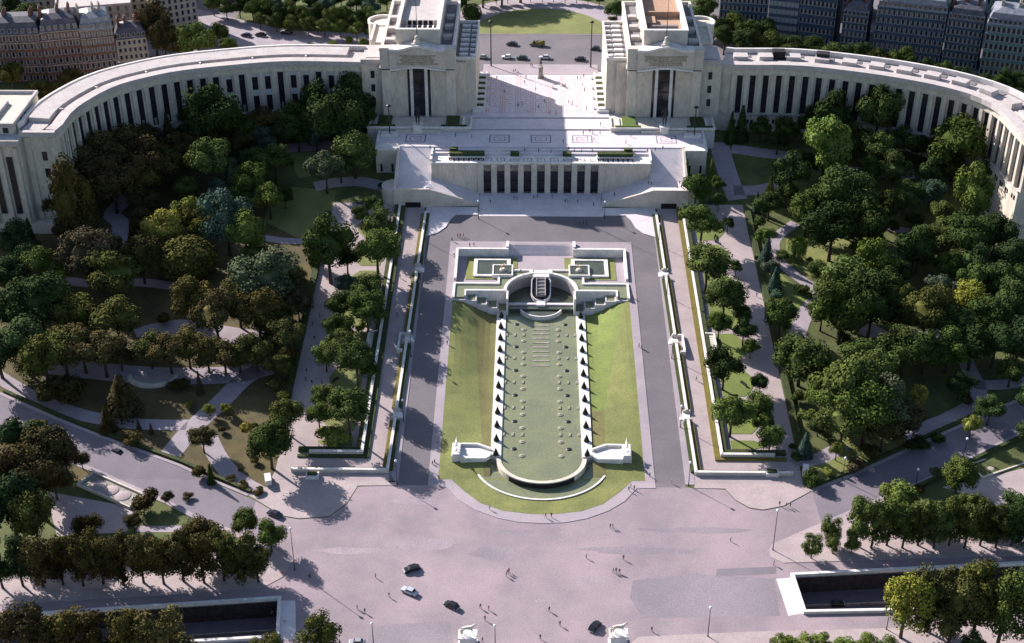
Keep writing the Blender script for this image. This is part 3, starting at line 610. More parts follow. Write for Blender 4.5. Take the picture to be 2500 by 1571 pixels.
for s in (-1, 1):
    S = SIDE[s]; q = lambda a, c: (min(s*a, s*c), max(s*a, s*c))
    t = thing('retaining_wall', f'L-shaped white retaining wall round the {S} side of the upper fountain terrace', 'wall', (s*31, 453, 8))
    b = MB(); b.prism([(s*31.25, 453), (s*32.2, 453), (s*32.2, 472.9), (s*31.25, 472.9)], 6, lambda x, y: G(y)+1.1)
    b.box(*q(12.2, 31.25), 471.9, 472.9, 6, 11.35); b.box(*q(12.2, 13.2), 472.9, 477.2, 6, 11.9)
    rel(b.build('wall_body', 'white_stone'), t)
    b = MB(); b.box(*q(8.9, 28), 454.5, 471.0, 7.9, 8.14); lw = tag(b.build('lawn', 'lawn'), f'small square lawn round the {S} upper basin', None, None, 'structure')
    t = thing('square_basin', f'rectangular white-rimmed basin on the {S} upper lawn', 'basin', (s*18, 462, 8))
    b = MB(); b.box(*q(11.4, 12.8), 456.2, 469, 8, 8.8); b.box(*q(23.8, 25.2), 456.2, 469, 8, 8.8); b.box(*q(12.8, 23.8), 456.2, 457.2, 8, 8.8); b.box(*q(12.8, 23.8), 467.9, 469, 8, 8.8); rel(b.build('rim', 'white_stone'), t)
    b = MB(); b.box(*q(12.8, 23.8), 457.2, 467.9, 8, 8.5); rel(b.build('water', 'water_dark'), t)
    t = thing('raised_basin', f'small raised rectangular basin overlapping the {S} upper basin', 'basin', (s*14, 459, 8))
    b = MB(); b.box(*q(10.4, 10.9), 455.4, 463.2, 7, 9.6); b.box(*q(17.6, 18.1), 455.4, 463.2, 7, 9.6); b.box(*q(10.9, 17.6), 455.4, 455.9, 7, 9.6); b.box(*q(10.9, 17.6), 462.7, 463.2, 7, 9.6); rel(b.build('rim', 'white_stone'), t)
    b = MB(); b.box(*q(10.9, 17.6), 455.9, 462.7, 7, 9.3); rel(b.build('water', 'water_dark'), t)
b = MB()
for i in range(9): b.box(-12.2, 12.2, 472.9+i*.44, 477.3, 7.9+i*.27, 8.2+i*.3)
tag(b.build('stone_steps', 'slab'), 'wide pale steps down to the upper fountain terrace', 'steps')

# statues: figures from skinned skeletons
def skinned(name, edges, mats, scale=1, sub=1, mfun=None):
    """edges: dict name->(pos,radius), links"""
    V, L = edges; names = list(V); me = bpy.data.meshes.new(name)
    me.from_pydata([Vector(V[n][0])*scale for n in names], [(names.index(a), names.index(b)) for a, b in L], [])
    o = bpy.data.objects.new(name, me); COL.objects.link(o)
    md = o.modifiers.new('s', 'SKIN'); sv = me.skin_vertices[0].data
    for i, n in enumerate(names): sv[i].radius = (V[n][1]*scale,)*2; sv[i].use_root = (i == 0)
    if sub: ms = o.modifiers.new('u', 'SUBSURF'); ms.levels = sub; ms.render_levels = sub
    dg = bpy.context.evaluated_depsgraph_get(); m2 = bpy.data.meshes.new_from_object(o.evaluated_get(dg)); bpy.data.objects.remove(o)
    m2.materials.clear()
    for m in mats: m2.materials.append(M[m])
    for p in m2.polygons: p.use_smooth = True; p.material_index = mfun(p.center/scale) if mfun else 0
    m2.name = name; return m2
def body(lean=0, step=.18, arm=.15, elbow=0, sit=False):
    V = {'pelvis': ((0, 0, .95), .13), 'belly': ((0, -.01, 1.12), .125), 'chest': ((0, .0, 1.34), .16), 'neck': ((0, .0, 1.5), .06), 'head': ((0, .02, 1.6), .095), 'crown': ((0, .01, 1.70), .075),
         'hl': ((-.1, 0, .9), .1), 'kl': ((-.11, step*.55, .5), .065), 'al': ((-.11, step*.4, .08), .045), 'tl': ((-.11, step*.4+.16, .04), .04),
         'hr': ((.1, 0, .9), .1), 'kr': ((.11, -step*.3, .5), .065), 'ar': ((.11, -step*.9, .1), .045), 'tr': ((.11, -step*.9+.16, .05), .04)}
    L = [('pelvis', 'belly'), ('belly', 'chest'), ('chest', 'neck'), ('neck', 'head'), ('head', 'crown')]
    for s, h in ((-1, 'l'), (1, 'r')):
        V['s'+h] = ((s*.19, 0, 1.42), .065); V['e'+h] = ((s*.25, -s*arm*.5, 1.15), .045); V['w'+h] = ((s*.26, s*arm+elbow, .9+abs(elbow)*.5), .035); V['f'+h] = ((s*.26, s*arm*1.2+elbow*1.2, .82+abs(elbow)*.5), .03)
        L += [('chest', 's'+h), ('s'+h, 'e'+h), ('e'+h, 'w'+h), ('w'+h, 'f'+h)]
        L += [('pelvis', 'h'+h), ('h'+h, 'k'+h), ('k'+h, 'a'+h), ('a'+h, 't'+h)]
    return V, L
def horse():
    V = {'rump': ((0, -.75, 1.45), .33), 'mid': ((0, 0, 1.4), .34), 'chest': ((0, .65, 1.45), .33), 'neck': ((0, 1.0, 1.9), .2), 'poll': ((0, 1.25, 2.25), .13), 'muzzle': ((0, 1.6, 1.95), .09),
         'tail': ((0, -1.1, 1.35), .08), 'tail2': ((0, -1.25, .8), .1)}
    L = [('mid', 'rump'), ('mid', 'chest'), ('chest', 'neck'), ('neck', 'poll'), ('poll', 'muzzle'), ('rump', 'tail'), ('tail', 'tail2')]
    for s, h in ((-1, 'l'), (1, 'r')):
        lift = .35 if s > 0 else 0
        V['fs'+h] = ((s*.2, .65, 1.15), .15); V['fk'+h] = ((s*.2, .7+lift, .65+lift*.6), .075); V['ff'+h] = ((s*.2, .66+lift*.6, .06+lift*.9), .075)
        V['hs'+h] = ((s*.22, -.7, 1.15), .18); V['hk'+h] = ((s*.22, -.95, .62), .08); V['hf'+h] = ((s*.22, -.82, .06), .08)
        L += [('chest', 'fs'+h), ('fs'+h, 'fk'+h), ('fk'+h, 'ff'+h), ('rump', 'hs'+h), ('hs'+h, 'hk'+h), ('hk'+h, 'hf'+h)]
    return V, L
P_W = body(step=.3, arm=.18); P_S = body(step=.06, arm=.05)
hm = skinned('horse', horse(), ['stone'], 1)
bm_ = skinned('figure', P_S, ['stone'], 1)
def addmesh(name, me, parent, loc=(0, 0, 0), rz=0, sc=1, m=None):
    if m:
        me = me.copy(); me.materials.clear(); me.materials.append(M[m])
        for p in me.polygons: p.material_index = 0
    o = bpy.data.objects.new(name, me); COL.objects.link(o); o.parent = parent; o.location = loc; o.rotation_euler = (0, 0, rz); o.scale = (sc,)*3; return o
for s, px, py in ((-1, 1143, 1566), (1, 1508, 1563)):
    g = U(px, py, 0); g.y -= 1.5
    t = thing('equestrian_statue', f'{"left" if s < 0 else "right"} white man-and-horse statue on a pedestal at the bridge head', 'statue', g)
    b = MB(); b.box(-2.6, 2.6, -1.9, 1.9, 0, .5); b.box(-2.1, 2.1, -1.45, 1.45, .5, 3.6); b.box(-2.5, 2.5, -1.8, 1.8, 3.6, 4.1); b.build('pedestal', 'white_stone', t)
    addmesh('horse', hm, t, (0, .2, 4.1), -pi/2*1, 1.5); addmesh('figure', bm_, t, (-2.0 if s > 0 else -1.6, -.9, 4.1), pi, 1.55)
# lower blocks with sculpture groups at the foot of the pool
for s in (-1, 1):
    S = SIDE[s]; q = lambda a, c: (min(s*a, s*c), max(s*a, s*c))
    t = thing('terrace_block', f'white stone platform closing the {S} foot of the pool', 'platform', (s*21, 357, 0))
    b = MB(); b.prism([(s*16.05, 354.6), (s*17.5, 353.2), (s*25.4, 353.2), (s*25.4, 355), (s*18, 355.1), (s*16.05, 356.2)], -.1, 3.0)
    b.prism([(s*16.05, 356.25), (s*18, 355.15), (s*25.4, 355.05), (s*25.4, 360.2), (s*20.5, 360.2), (s*16.05, 357.8)], -.1, 2.3)
    b.prism([(s*16.05, 357.85), (s*20.5, 360.25), (s*25.4, 360.25), (s*25.4, 360.9), (s*20.2, 360.9), (s*16.05, 358.6)], -.1, 3.2)
    rel(b.build('platform_body', 'white_stone'), t)
    t = thing('animal_sculpture', f'white stone pier carrying a carved animal group on the {S} of the pool foot', 'statue', (s*26.8, 357, 0))
    b = MB(); b.box(-1.4, 1.4, -3.2, 3.4, -.1, 3.3); b.box(-1.25, 1.25, -2.9, 3.1, 3.3, 3.75); b.build('pier', 'white_stone', t)
    addmesh('carved_animal', hm, t, (0, 1.2, 3.75), 0, 1.15, 'white_stone'); addmesh('carved_animal', hm, t, (0, -1.7, 3.75), pi, .8, 'white_stone')
for s in (-1, 1):
    t = thing('gilded_group', f'gilded animal group in the raised basin on the {SIDE[s]} of the upper terrace', 'statue', (s*14.2, 459.5, 9.3))
    b = MB(); b.lathe((0, 0, 0), [(1.3, 0), (1.1, .5), (.7, .8)], 10); b.build('rock', 'stone', t)
    addmesh('carved_animal', hm, t, (0, 0, .8), s*.8, .75, 'gilt')

# ------------------------------------------------------------------ terrace, theatre, pavilions
bf = MB()
for s in (-1, 1): bf.prism([(s*13.25, 472.95), (s*31.3, 472.95), (s*31.3, 476.85), (s*13.25, 476.85)], 6, lambda x, y: G(y)+.17)
tag(bf.build('pavement_fill', 'pavement'), 'pavement strip just behind the upper retaining walls', kind='structure')
te = MB()
te.prism([(-67, 527), (67, 527), (67, 541), (72, 541), (72, 604), (-72, 604), (-72, 541), (-67, 541)], 8, 28.0)
te.box(-44, 44, 523.4, 527, 10, 26.9); te.box(-43, 43, 525.2, 526.99, 26.9, 27.5)
te.box(-58, 58, 543.6, 604.02, 27.9, 28.45); te.box(-29, 29, 554.6, 604.04, 28.0, 28.9)
tag(te.build('terrace', 'slab'), 'huge pale paved terrace between the two pavilions', kind='structure')
mo = MB()
def frame(mb, x, y, hx, hy, z, t=.35, mi=0):
    mb.box(x-hx, x+hx, y-hy, y-hy+t, z-.05, z+.012, mi); mb.box(x-hx, x+hx, y+hy-t, y+hy, z-.05, z+.012, mi)
    mb.box(x-hx, x-hx+t, y-hy+t, y+hy-t, z-.05, z+.012, mi); mb.box(x+hx-t, x+hx, y-hy+t, y+hy-t, z-.05, z+.012, mi)
for i in range(7):
    for j in range(6): frame(mo, -19.8+i*6.6, 561.5+j*7, 2.5, 2.7, 28.9, .32, 1); mo.box(-20.3+i*6.6, -19.3+i*6.6, 561.1+j*7, 561.9+j*7, 28.85, 28.912, 1)
for i in range(8): mo.box(-23.3+i*6.6, -23.0+i*6.6, 557.5, 600.5, 28.85, 28.91, 1)
for x in (-51.5, -17, 0, 17, 51.5):
    frame(mo, x, 534.7, 4.2, 3.7, 28, .55, 0); frame(mo, x, 534.7, 2.4, 2.0, 28, .35, 0); mo.box(x-.8, x+.8, 534.3, 535.1, 27.9, 28.014, 1)
for i in range(9):
    frame(mo, -21.5+i*5.38, 519.2, 1.7, 1.4, 26, .35, 0); mo.box(-21.9+i*5.38, -21.1+i*5.38, 518.8, 519.6, 25.9, 26.014, 1)
mo.box(-29, 29, 554.1, 554.6, 28.4, 28.47, 0); mo.box(-58, 58, 543.1, 543.6, 27.95, 28.02, 0)
tag(mo.build('mosaic_paving', ['slab_dark', 'slab_pink']), 'rows of framed rectangles inlaid in the pale terrace', kind='structure')
th = thing('theatre', 'stone theatre block with nine tall openings under the terrace', 'building', (0, 516, 12))
b = MB()
for s in (-1, 1):
    q = lambda a, c: (min(s*a, s*c), max(s*a, s*c))
    b.box(*q(24.8, 44), 515.5, 523.4, 10, 26)
b.box(-24.8, 24.8, 518, 523.4, 10, 26); b.box(-24.8, 24.8, 515.7, 518, 25.3, 26)
rel(b.build('wall', 'stone_wall'), th)
b = MB(); b.box(-44.2, 44.2, 515.2, 516.1, 26.001, 26.5); [b.box(s*44-.35, s*44+.35, 516.1, 527, 26, 27.6) for s in (-1, 1)]; b.box(-44, 44, 516.1, 523.4, 26.001, 26.008)
rel(b.build('parapet', 'white_stone'), th)
for i in range(10):
    b = MB(); x = -24.2+i*5.38; b.box(x-1.13, x+1.13, 514.9, 517.5, 12, 26.2); rel(b.build('pillar', 'stone'), th)
for i in range(9):
    b = MB(); x = -21.5+i*5.38
    b.box(x-1.56, x+1.56, 516.9, 517.1, 13, 22.3, 0); b.box(x-1.56, x+1.56, 516.4, 517.2, 22.3, 25.3, 1); b.box(x-1.56, x+1.56, 516.6, 516.9, 17.3, 17.8, 2); b.box(x-.06, x+.06, 516.8, 516.9, 13, 22.3, 2)
    rel(b.build('glazed_door', ['glass', 'stone_dirty', 'metal_dark']), th)
b = MB(); b.box(-24.5, 24.5, 503.5, 515.5, 8, 13.0); [b.box(-24.5, 24.5, 503.5-.8*(i+1), 503.5-.8*i, 8, 13-.11*(i+1)) for i in range(4)]; rel(b.build('forecourt', 'slab'), th)
for s in (-1, 1):
    S = SIDE[s]; q = lambda a, c: (min(s*a, s*c), max(s*a, s*c))
    rp = thing('ramp', f'stone ramp and stair wrapping the {S} corner of the theatre', 'ramp', (s*44, 505, 12))
    b = MB(); b.prism([(s*24.6, 504.3), (s*44, 503.2), (s*44, 515.5), (s*24.6, 515.5)], 8, lambda x, y: 13.02+(abs(x)-24.6)/19.4*6.9)
    b.box(*q(44, 58), 503.2, 512, 8, 19.95); b.prism([(s*44, 512), (s*57.4, 512), (s*57.4, 527), (s*44, 527)], 8, lambda x, y: 19.95+(y-512)/15*7.9)
    rel(b.build('ramp_surface', 'slab'), rp)
    b = MB(); b.prism([(s*24.2, 503.6), (s*44, 502.4), (s*44, 503.2), (s*24.2, 504.35)], 8, lambda x, y: 13.9+(abs(x)-24.2)/19.8*7.0)
    b.box(*q(44.01, 58.3), 502.5, 503.19, 8, 20.95); b.prism([(s*57.4, 503.2), (s*58.3, 503.2), (s*58.3, 527), (s*57.4, 527)], 8, lambda x, y: 20.93+max(0, y-511)/16*7.6)
    b.prism(arc(s*58.3, 508.4, 5.2, 5.2, 90 if s < 0 else -90, 270 if s < 0 else 90, 12), 8, 19.9)
    rel(b.build('parapet', 'stone'), rp)
    b = MB(); b.box(*q(47.7, 53.8), 502.35, 502.6, 12, 15.2); rel(b.build('garage_opening', 'tar_black'), rp)
    g = MB(); g.prism(arc(s*36, 497.2, 7.5, 6.4, 180, 360, 14)+[(s*36+7.5, 503), (s*36-7.5, 503)], 8, 12.6) if False else None
    rp2 = MB(); rp2.prism([(s*24.65, 497.5), (s*33.5, 497.5), (s*35.5, 494), (s*37, 488.5), (s*40, 484.5), (s*43.6, 482.5), (s*45.2, 482.5), (s*45.4, 502.4), (s*24.6, 502.4)], 8, lambda x, y: G(y)+.3)
    tag(rp2.build('raised_pavement', 'slab'), f'raised pale pavement below the {S} ramp', kind='structure')
    # small stone kiosk building at the terrace corner
    kb = thing('corner_building', f'small flat stone building with slit windows at the {S} end of the terrace', 'building', (s*62.5, 527, 14))
    b = MB(); b.box(*q(58.4, 67.1), 524, 526.98, 10, 27.6); b.box(*q(58.4, 59), 512.5, 524, 10, 14); rel(b.build('wall', 'stone_wall'), kb)
    b = MB(); b.box(*q(58.2, 67.4), 523.8, 530, 27.62, 28.2); b.box(*q(66.4, 67.4), 530, 541, 27.9, 29.0); b.box(*q(59, 66), 536, 539, 27.9, 29.2); rel(b.build('coping', 'white_stone'), kb)
    for xx in (60.5, 65):
        b = MB(); b.box(*q(xx-.45, xx+.45), 523.9, 524.1, 18, 21.5); rel(b.build('window', 'glass'), kb)
    # long hedge in a white planter plus the small one
    for nm, x0, x1 in (('long', 22.8, 37), ('short', 8.8, 12.3)):
        t = thing('hedge_planter', f'{nm} clipped hedge in a white planter on the {S} half of the theatre roof', 'hedge', (s*(x0+x1)/2, 522, 26))
        b = MB(); b.box(*q(x0-.3, x1+.3), 519.8, 520.4, 26.01, 26.9); b.box(*q(x0-.3, x1+.3), 520.4, 523.2, 26.01, 26.55); rel(b.build('planter', 'white_stone'), t)
        b = MB(); b.box(*q(x0, x1), 520.5, 523, 26.55, 28.1)
        if nm == 'long': b.box(*q(33.6, 37), 523, 525, 26.9, 28.9)
        rel(b.build('clipped_hedge', 'hedge'), t)
    for k in range(7):
        xx = s*(24+k*2); t = thing('cafe_table', f'{ORD[k]} small dark table from the centre before the {S} long hedge', 'table', (xx, 518.6, 26.01), group='small tables on the theatre roof')
        b = MB(); b.lathe((0, 0, 0), [(.25, 0), (.05, .05), (.05, .7), (.55, .72), (.55, .78)], 8); b.build('table_top', 'metal_dark', t)
        b = MB()
        for a in (-.85, .85): b.box(a-.22, a+.22, -.22, .22, 0, .45); b.box(a-.22, a+.22, .16, .22, .45, .85)
        b.build('chair_pair', 'metal_dark', t)
    # stepped planters along the esplanade
    t = thing('stepped_planters', f'white stepped planters with dark hedges along the {S} side of the esplanade', 'planter', (s*26, 580, 28.9))
    b = MB(); b.box(*q(23.9, 24.4), 559, 602, 28.5, 29.9); b.box(*q(24.4, 29), 559, 560, 28.5, 29.9)
    for k in range(7): b.box(*q(24.4, 29), 560+k*6, 562.4+k*6, 28.5, 30.4)
    rel(b.build('planter_wall', 'white_stone'), t); b = MB(); [b.box(*q(24.5, 28.8), 562.5+k*6, 565.9+k*6, 28.5, 30.0) for k in range(6)]; rel(b.build('dark_planting', 'hedge'), t)
    for k in range(4):
        st_ = thing('terrace_statue', f'{ORD[k]} small pale statue from the front on the {S} side of the esplanade', 'statue', (s*23.0, 563+k*11, 28.9), group='statues along the esplanade')
        b = MB(); b.box(-.5, .5, -.5, .5, 0, 1.1); b.build('pedestal', 'white_stone', st_); addmesh('figure', bm_, st_, (0, 0, 1.1), s*pi/2, 1.2, 'white_stone')

def pavilion(s):
    S = SIDE[s]; cx = s*51
    X = lambda x: cx - s*x              # x > 0 points to the axis
    t = thing('palace_pavilion', f'{S} monumental stone pavilion with curved pediment, tall window and roof tower', 'building', (cx, 554, 28))
    def bx(b, x0, x1, y0, y1, z0, z1, mi=None): b.box(min(X(x0), X(x1)), max(X(x0), X(x1)), y0, y1, z0, z1, mi)
    b = MB(); bx(b, -15, 15, 556, 610, 27.5, 58.4); bx(b, -15.2, -11.5, 553, 556, 27.9, 51.2); bx(b, 11.5, 15.2, 553, 556, 27.9, 51.2)
    N = 14
    for sg in (-1, 1):
        for i in range(N):
            x0 = 4.8+(11.5-4.8)*i/N; x1 = 4.8+(11.5-4.8)*(i+1)/N; yy = 553.6+1.7*(1-((x0-4.8)/6.7)**.6) if False else 553.4+1.6*(1-(x0-4.8)/6.7)
            bx(b, sg*x0, sg*x1, yy, 556, 27.9, 52.5)
    rel(b.build('wall', 'stone_wall'), t)
    b = MB(); bx(b, 15.01, 23.6, 560.4, 603, 27.5, 52.2); bx(b, 15.01, 19.5, 558.6, 560.4, 27.5, 51.5); rel(b.build('side_gallery', 'stone_wall'), t)
    b = MB(); bx(b, 15.02, 23.9, 559.9, 560.8, 52.2, 53.4); bx(b, 23.2, 23.9, 560.8, 603.4, 51.5, 53.4); bx(b, 15.02, 23.2, 602.5, 603.4, 52.2, 53.4); bx(b, 21.6, 23.2, 560.8, 562.2, 52.2, 54)
    for k in range(7): bx(b, 16.6, 20.2, 563.5+k*5.6, 565.6+k*5.6, 52.2, 53.2); bx(b, 21.0, 23.19, 563.5+k*5.6, 564.6+k*5.6, 52.2, 53.3)
    rel(b.build('gallery_coping', 'white_stone'), t)
    b = MB(); bx(b, 15.3, 23.1, 561, 602.4, 52.2, 52.3); bx(b, -14.1, -9.4, 557, 609, 58.4, 58.5); bx(b, 9.4, 14.1, 557, 609, 58.4, 58.5); rel(b.build('flat_roof', 'roof_grey'), t)
    b = MB(); bx(b, -15.2, -14.2, 556, 610.4, 58.4, 60.0); bx(b, 14.2, 15.2, 556, 610.4, 58.4, 60.0); bx(b, -14.2, 14.2, 609.6, 610.4, 58.4, 60.0); rel(b.build('parapet', 'white_stone'), t)
    b = MB(); bx(b, -15.6, -11.5, 552.4, 556.2, 51.2, 60.2); bx(b, 11.5, 15.6, 552.4, 556.2, 51.2, 60.2); bx(b, -15.9, -11.5, 552.1, 556.25, 59.3, 59.9); bx(b, 11.5, 15.9, 552.1, 556.25, 59.3, 59.9)
    bx(b, -15.9, -11.5, 552.1, 556, 51.2, 51.8); bx(b, 11.5, 15.9, 552.1, 556, 51.2, 51.8); rel(b.build('corner_block', 'stone'), t)
    b = MB(); n = 28; zb = lambda x: 50.6+1.7*cos(x/11.5*pi/2)**1.3 if abs(x) < 11.5 else 50.6
    zt = lambda x: 59.4+1.9*cos(max(-1, min(1, x/9.0))*pi/2)**2
    for i in range(n):
        xa, xb = -11.5+23*i/n, -11.5+23*(i+1)/n; xm = (xa+xb)/2; yf = 551.5-1.1*cos(xm/11.5*pi/2)
        bx(b, xa, xb, yf, 556, zb(xm), zt(xm))
    rel(b.build('pediment', 'stone'), t); b = MB()
    for i in range(n):
        xa, xb = -11.5+23*i/n, -11.5+23*(i+1)/n; xm = (xa+xb)/2; yf = 551.5-1.1*cos(xm/11.5*pi/2); bx(b, xa, xb, yf-.7, 556.05, zt(xm), zt(xm)+.9); bx(b, xa, xb, yf-.5, yf+.3, zb(xm)-.001, zb(xm)+.7)
    rel(b.build('pediment_moulding', 'white_stone'), t)
    b = MB(); [bx(b, -11.4+22.8*i/n, -11.4+22.8*(i+1)/n, 553.0, 553.35, zb(-11.4+22.8*(i+.5)/n)-1.1, zb(-11.4+22.8*(i+.5)/n)+.1) for i in range(n)]; bx(b, -15.3, -11.45, 552.7, 552.98, 50.5, 51.2); bx(b, 11.45, 15.3, 552.7, 552.98, 50.5, 51.2); rel(b.build('painted_shade_strip', 'metal_dark'), t)  # dark strip painting the shade under the pediment edge
    b = MB(); bx(b, -2.2, 2.2, 550.7, 554, 61.0, 62.6); b.lathe((X(0), 552.5, 62.6), [(1.7, 0), (1.3, .8), (.9, 1.2), (.8, 2.6), (.3, 3)], 12); rel(b.build('crest', 'stone'), t)
    # attic tower with an open court
    b = MB(); bx(b, -9, 9, 557, 558.2, 58.4, 66.2); bx(b, -9, -7.8, 558.2, 612, 58.4, 66.2); bx(b, 7.8, 9, 558.2, 612, 58.4, 66.2); bx(b, -7.8, 7.8, 611, 612, 58.4, 66.2); rel(b.build('attic_wall', 'stone'), t)
    b = MB(); bx(b, -9.2, 9.2, 556.8, 558.3, 66.2, 66.7); bx(b, -9.2, -7.7, 558.3, 612.2, 66.2, 66.7); bx(b, 7.7, 9.2, 558.3, 612.2, 66.2, 66.7); rel(b.build('attic_coping', 'white_stone'), t)
    b = MB(); bx(b, -7.79, 7.79, 558.21, 610.9, 58.4, 62.5)
    if s < 0:
        bx(b, -7.7, 7.7, 573, 590, 62.5, 64.6); rel(b.build('court_floor', 'roof_stone'), t)
        b = MB(); bx(b, -5.6, 5.6, 572.7, 573, 62.7, 64.4); rel(b.build('court_opening', 'tar_black'), t)
        b = MB(); [bx(b, -5.6+k*2.24-.25, -5.6+k*2.24+.25, 572.4, 572.7, 62.6, 64.6) for k in range(6)]; rel(b.build('court_column', 'white_stone'), t)
        b = MB(); bx(b, -6.8, 6.8, 561.5, 571, 62.52, 62.7); rel(b.build('court_well', 'tar_black'), t) if False else None
        b = MB(); bx(b, -6.5, 6.5, 562, 571, 62.51, 62.7, 0); [bx(b, -5.6+k*2.24-.3, -5.6+k*2.24+.3, 562, 571, 62.7, 63.2, 1) for k in range(6)]; rel(b.build('skylight', ['glass', 'white_stone']), t)
    else:
        bx(b, -7.7, 7.7, 583, 584, 62.5, 65); rel(b.build('court_floor', 'terracotta'), t)
        b = MB(); bx(b, -6, 6, 567, 568.5, 62.5, 64.6, 0); bx(b, -6, 6, 560, 562, 62.5, 63.3, 1); bx(b, 3, 7, 572, 580, 62.5, 64.2, 2); rel(b.build('roof_hut', ['roof_grey', 'white_stone', 'terracotta']), t)
    for k in range(3):
        b = MB(); bx(b, -13.8, -10, 561+k*13, 564+k*13, 58.5, 60.6); bx(b, 10, 13.5, 566+k*12, 569+k*12, 58.5, 60.2); rel(b.build('roof_box', 'roof_stone'), t)
    # tall window
    b = MB(); bx(b, -4.8, 4.8, 555.4, 555.9, 29, 52.3); rel(b.build('dark_glass', 'glass'), t)
    b = MB(); 
    for k in range(5): bx(b, -2.3, 2.3, 555.1, 555.38, 31.5+k*4.2, 31.9+k*4.2)
    for k in (-1.2, 0, 1.2): bx(b, k-.07, k+.07, 555.2, 555.38, 29.5, 52)
    rel(b.build('window_frame', 'metal_dark'), t)
    for k in (-1, 1): b = MB(); bx(b, k*2.45, k*3.65, 554.1, 555.6, 28.5, 52.3); rel(b.build('column', 'white_stone'), t)
    # curved bay at the back
    b = MB(); b.prism(arc(X(-19), 603, 6.5, 6.5, 0, 360, 24)[:-1], 27, 52.5); bx(b, -22, -15.01, 577, 603, 27, 53.2); rel(b.build('rear_bay', 'stone_wall'), t)
    b = MB(); a1 = arc(X(-19), 603, 6.8, 6.8, 0, 360, 24); a2 = arc(X(-19), 603, 5.9, 5.9, 0, 360, 24)
    for i in range(24): b.prism([a1[i], a1[i+1], a2[i+1], a2[i]], 52.5, 53.7)
    bx(b, -22.2, -21.4, 577, 598, 53.2, 54.4); rel(b.build('bay_coping', 'white_stone'), t)
    # link between the pavilion and the curved wing
    b = MB(); bx(b, -24, -15.02, 557.5, 577, 18, 51.4); rel(b.build('link_block', 'stone_wall'), t)
    b = MB(); bx(b, -24.2, -15.25, 556.9, 558.2, 51.4, 53.4); bx(b, -24, -15.25, 558.2, 577, 51.4, 51.9); bx(b, -22.5, -16.5, 561, 575, 51.9, 52.8); rel(b.build('link_roof', 'roof_stone'), t)
    for k in range(3): b = MB(); bx(b, -20.3, -18.7, 557.3, 557.55, 33+k*6, 36.2+k*6); rel(b.build('window', 'glass'), t)
    # inscription
    lines = ['CHOSES RARES OU CHOSES BELLES', 'ICI SAVAMMENT ASSEMBLEES', "INSTRUISENT L'OEIL A REGARDER", 'COMME JAMAIS ENCORE VUES', 'TOUTES CHOSES QUI SONT AU MONDE'] if s < 0 else ['DANS CES MURS VOUES AUX MERVEILLES', "J'ACCUEILLE ET GARDE LES OUVRAGES", "DE LA MAIN PRODIGIEUSE DE L'ARTISTE", 'EGALE ET RIVALE DE SA PENSEE', "L'UNE N'EST RIEN SANS L'AUTRE"]
    cu = bpy.data.curves.new('inscription', 'FONT'); cu.body = '\n'.join(lines); cu.align_x = 'CENTER'; cu.align_y = 'CENTER'; cu.size = .95; cu.extrude = .06; cu.space_line = .95
    o = bpy.data.objects.new('inscription', cu); COL.objects.link(o); dg = bpy.context.evaluated_depsgraph_get()
    me = bpy.data.meshes.new_from_object(o.evaluated_get(dg)); bpy.data.objects.remove(o)
    # wrap on the bowed panel
    for v in me.vertices:
        x, z = v.co.x, v.co.y; v.co = (x, -(1.1*cos(x/11.5*pi/2)) - .06 - v.co.z, z)
    me.materials.clear(); me.materials.append(M['gilt_letter']); o = bpy.data.objects.new('inscription', me); COL.objects.link(o); o.parent = t; o.location = (0, 551.5-554-.08, 55.7-28)
    mast = tag(None or (lambda: (lambda bb: (bb.tube([(0, 0, 0), (0, 0, 3), (0, 0, 19)], [.32, .18, .07], 8), bb.build('flag_mast', 'metal_dark'))[1])(MB()))(), f'thin dark mast rising from the {S} pavilion pediment', 'mast'); mast.location = (cx, 554.2, 62)
    # plinth garden in front
    p = thing('pavilion_plinth', f'white plinth with hedges and curved steps before the {S} pavilion', 'terrace', (cx, 548, 28))
    b = MB(); bx(b, -21, 22, 541.6, 553, 27, 29.4); bx(b, -9.5, 9.5, 540.2, 541.6, 26, 29.2); b.prism(arc(cx, 541.6, 6.2, 3.2, 0, 180, 12), 29.3, 29.9); rel(b.build('plinth_wall', 'stone'), p)
    b = MB(); bx(b, -21.2, 22.2, 541.2, 541.9, 29.4, 30.1) ; bx(b, -21.2, -20.5, 541.9, 553, 29.4, 30.1); bx(b, 21.5, 22.2, 541.9, 553, 29.4, 30.1)
    bx(b, -18.4, -17.4, 543, 552, 29.4, 29.9); bx(b, 18.2, 19.2, 543, 552, 29.4, 29.9); rel(b.build('coping', 'white_stone'), p)
    for sg in (-1, 1):
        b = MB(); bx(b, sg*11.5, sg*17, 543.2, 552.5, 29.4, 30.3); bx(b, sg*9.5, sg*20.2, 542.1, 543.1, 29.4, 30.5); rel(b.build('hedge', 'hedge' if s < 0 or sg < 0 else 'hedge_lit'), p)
    st_ = thing('bronze_statue', f'dark bronze standing figure on a white pedestal before the {S} pavilion window', 'statue', (cx, 541.2, 28))
    b = MB(); b.box(-1.7, 1.7, -1.8, 1.6, 0, 3.0); b.box(-2, 2, -2.1, 1.9, 3, 3.4); b.build('pedestal', 'white_stone', st_); addmesh('figure', bm_, st_, (0, 0, 3.4), pi, 4.8, 'bronze')
    return t
mat('gilt_letter', (.30, .24, .14), rough=.6, var=.2); mat('hedge_lit', (.10, .15, .03), scale=1.2, col2=(.07, .11, .025), fine=.3, finescale=4, bump=.6)  # second hedge tone has the sunlight put into its green
for s in (-1, 1): pavilion(s)

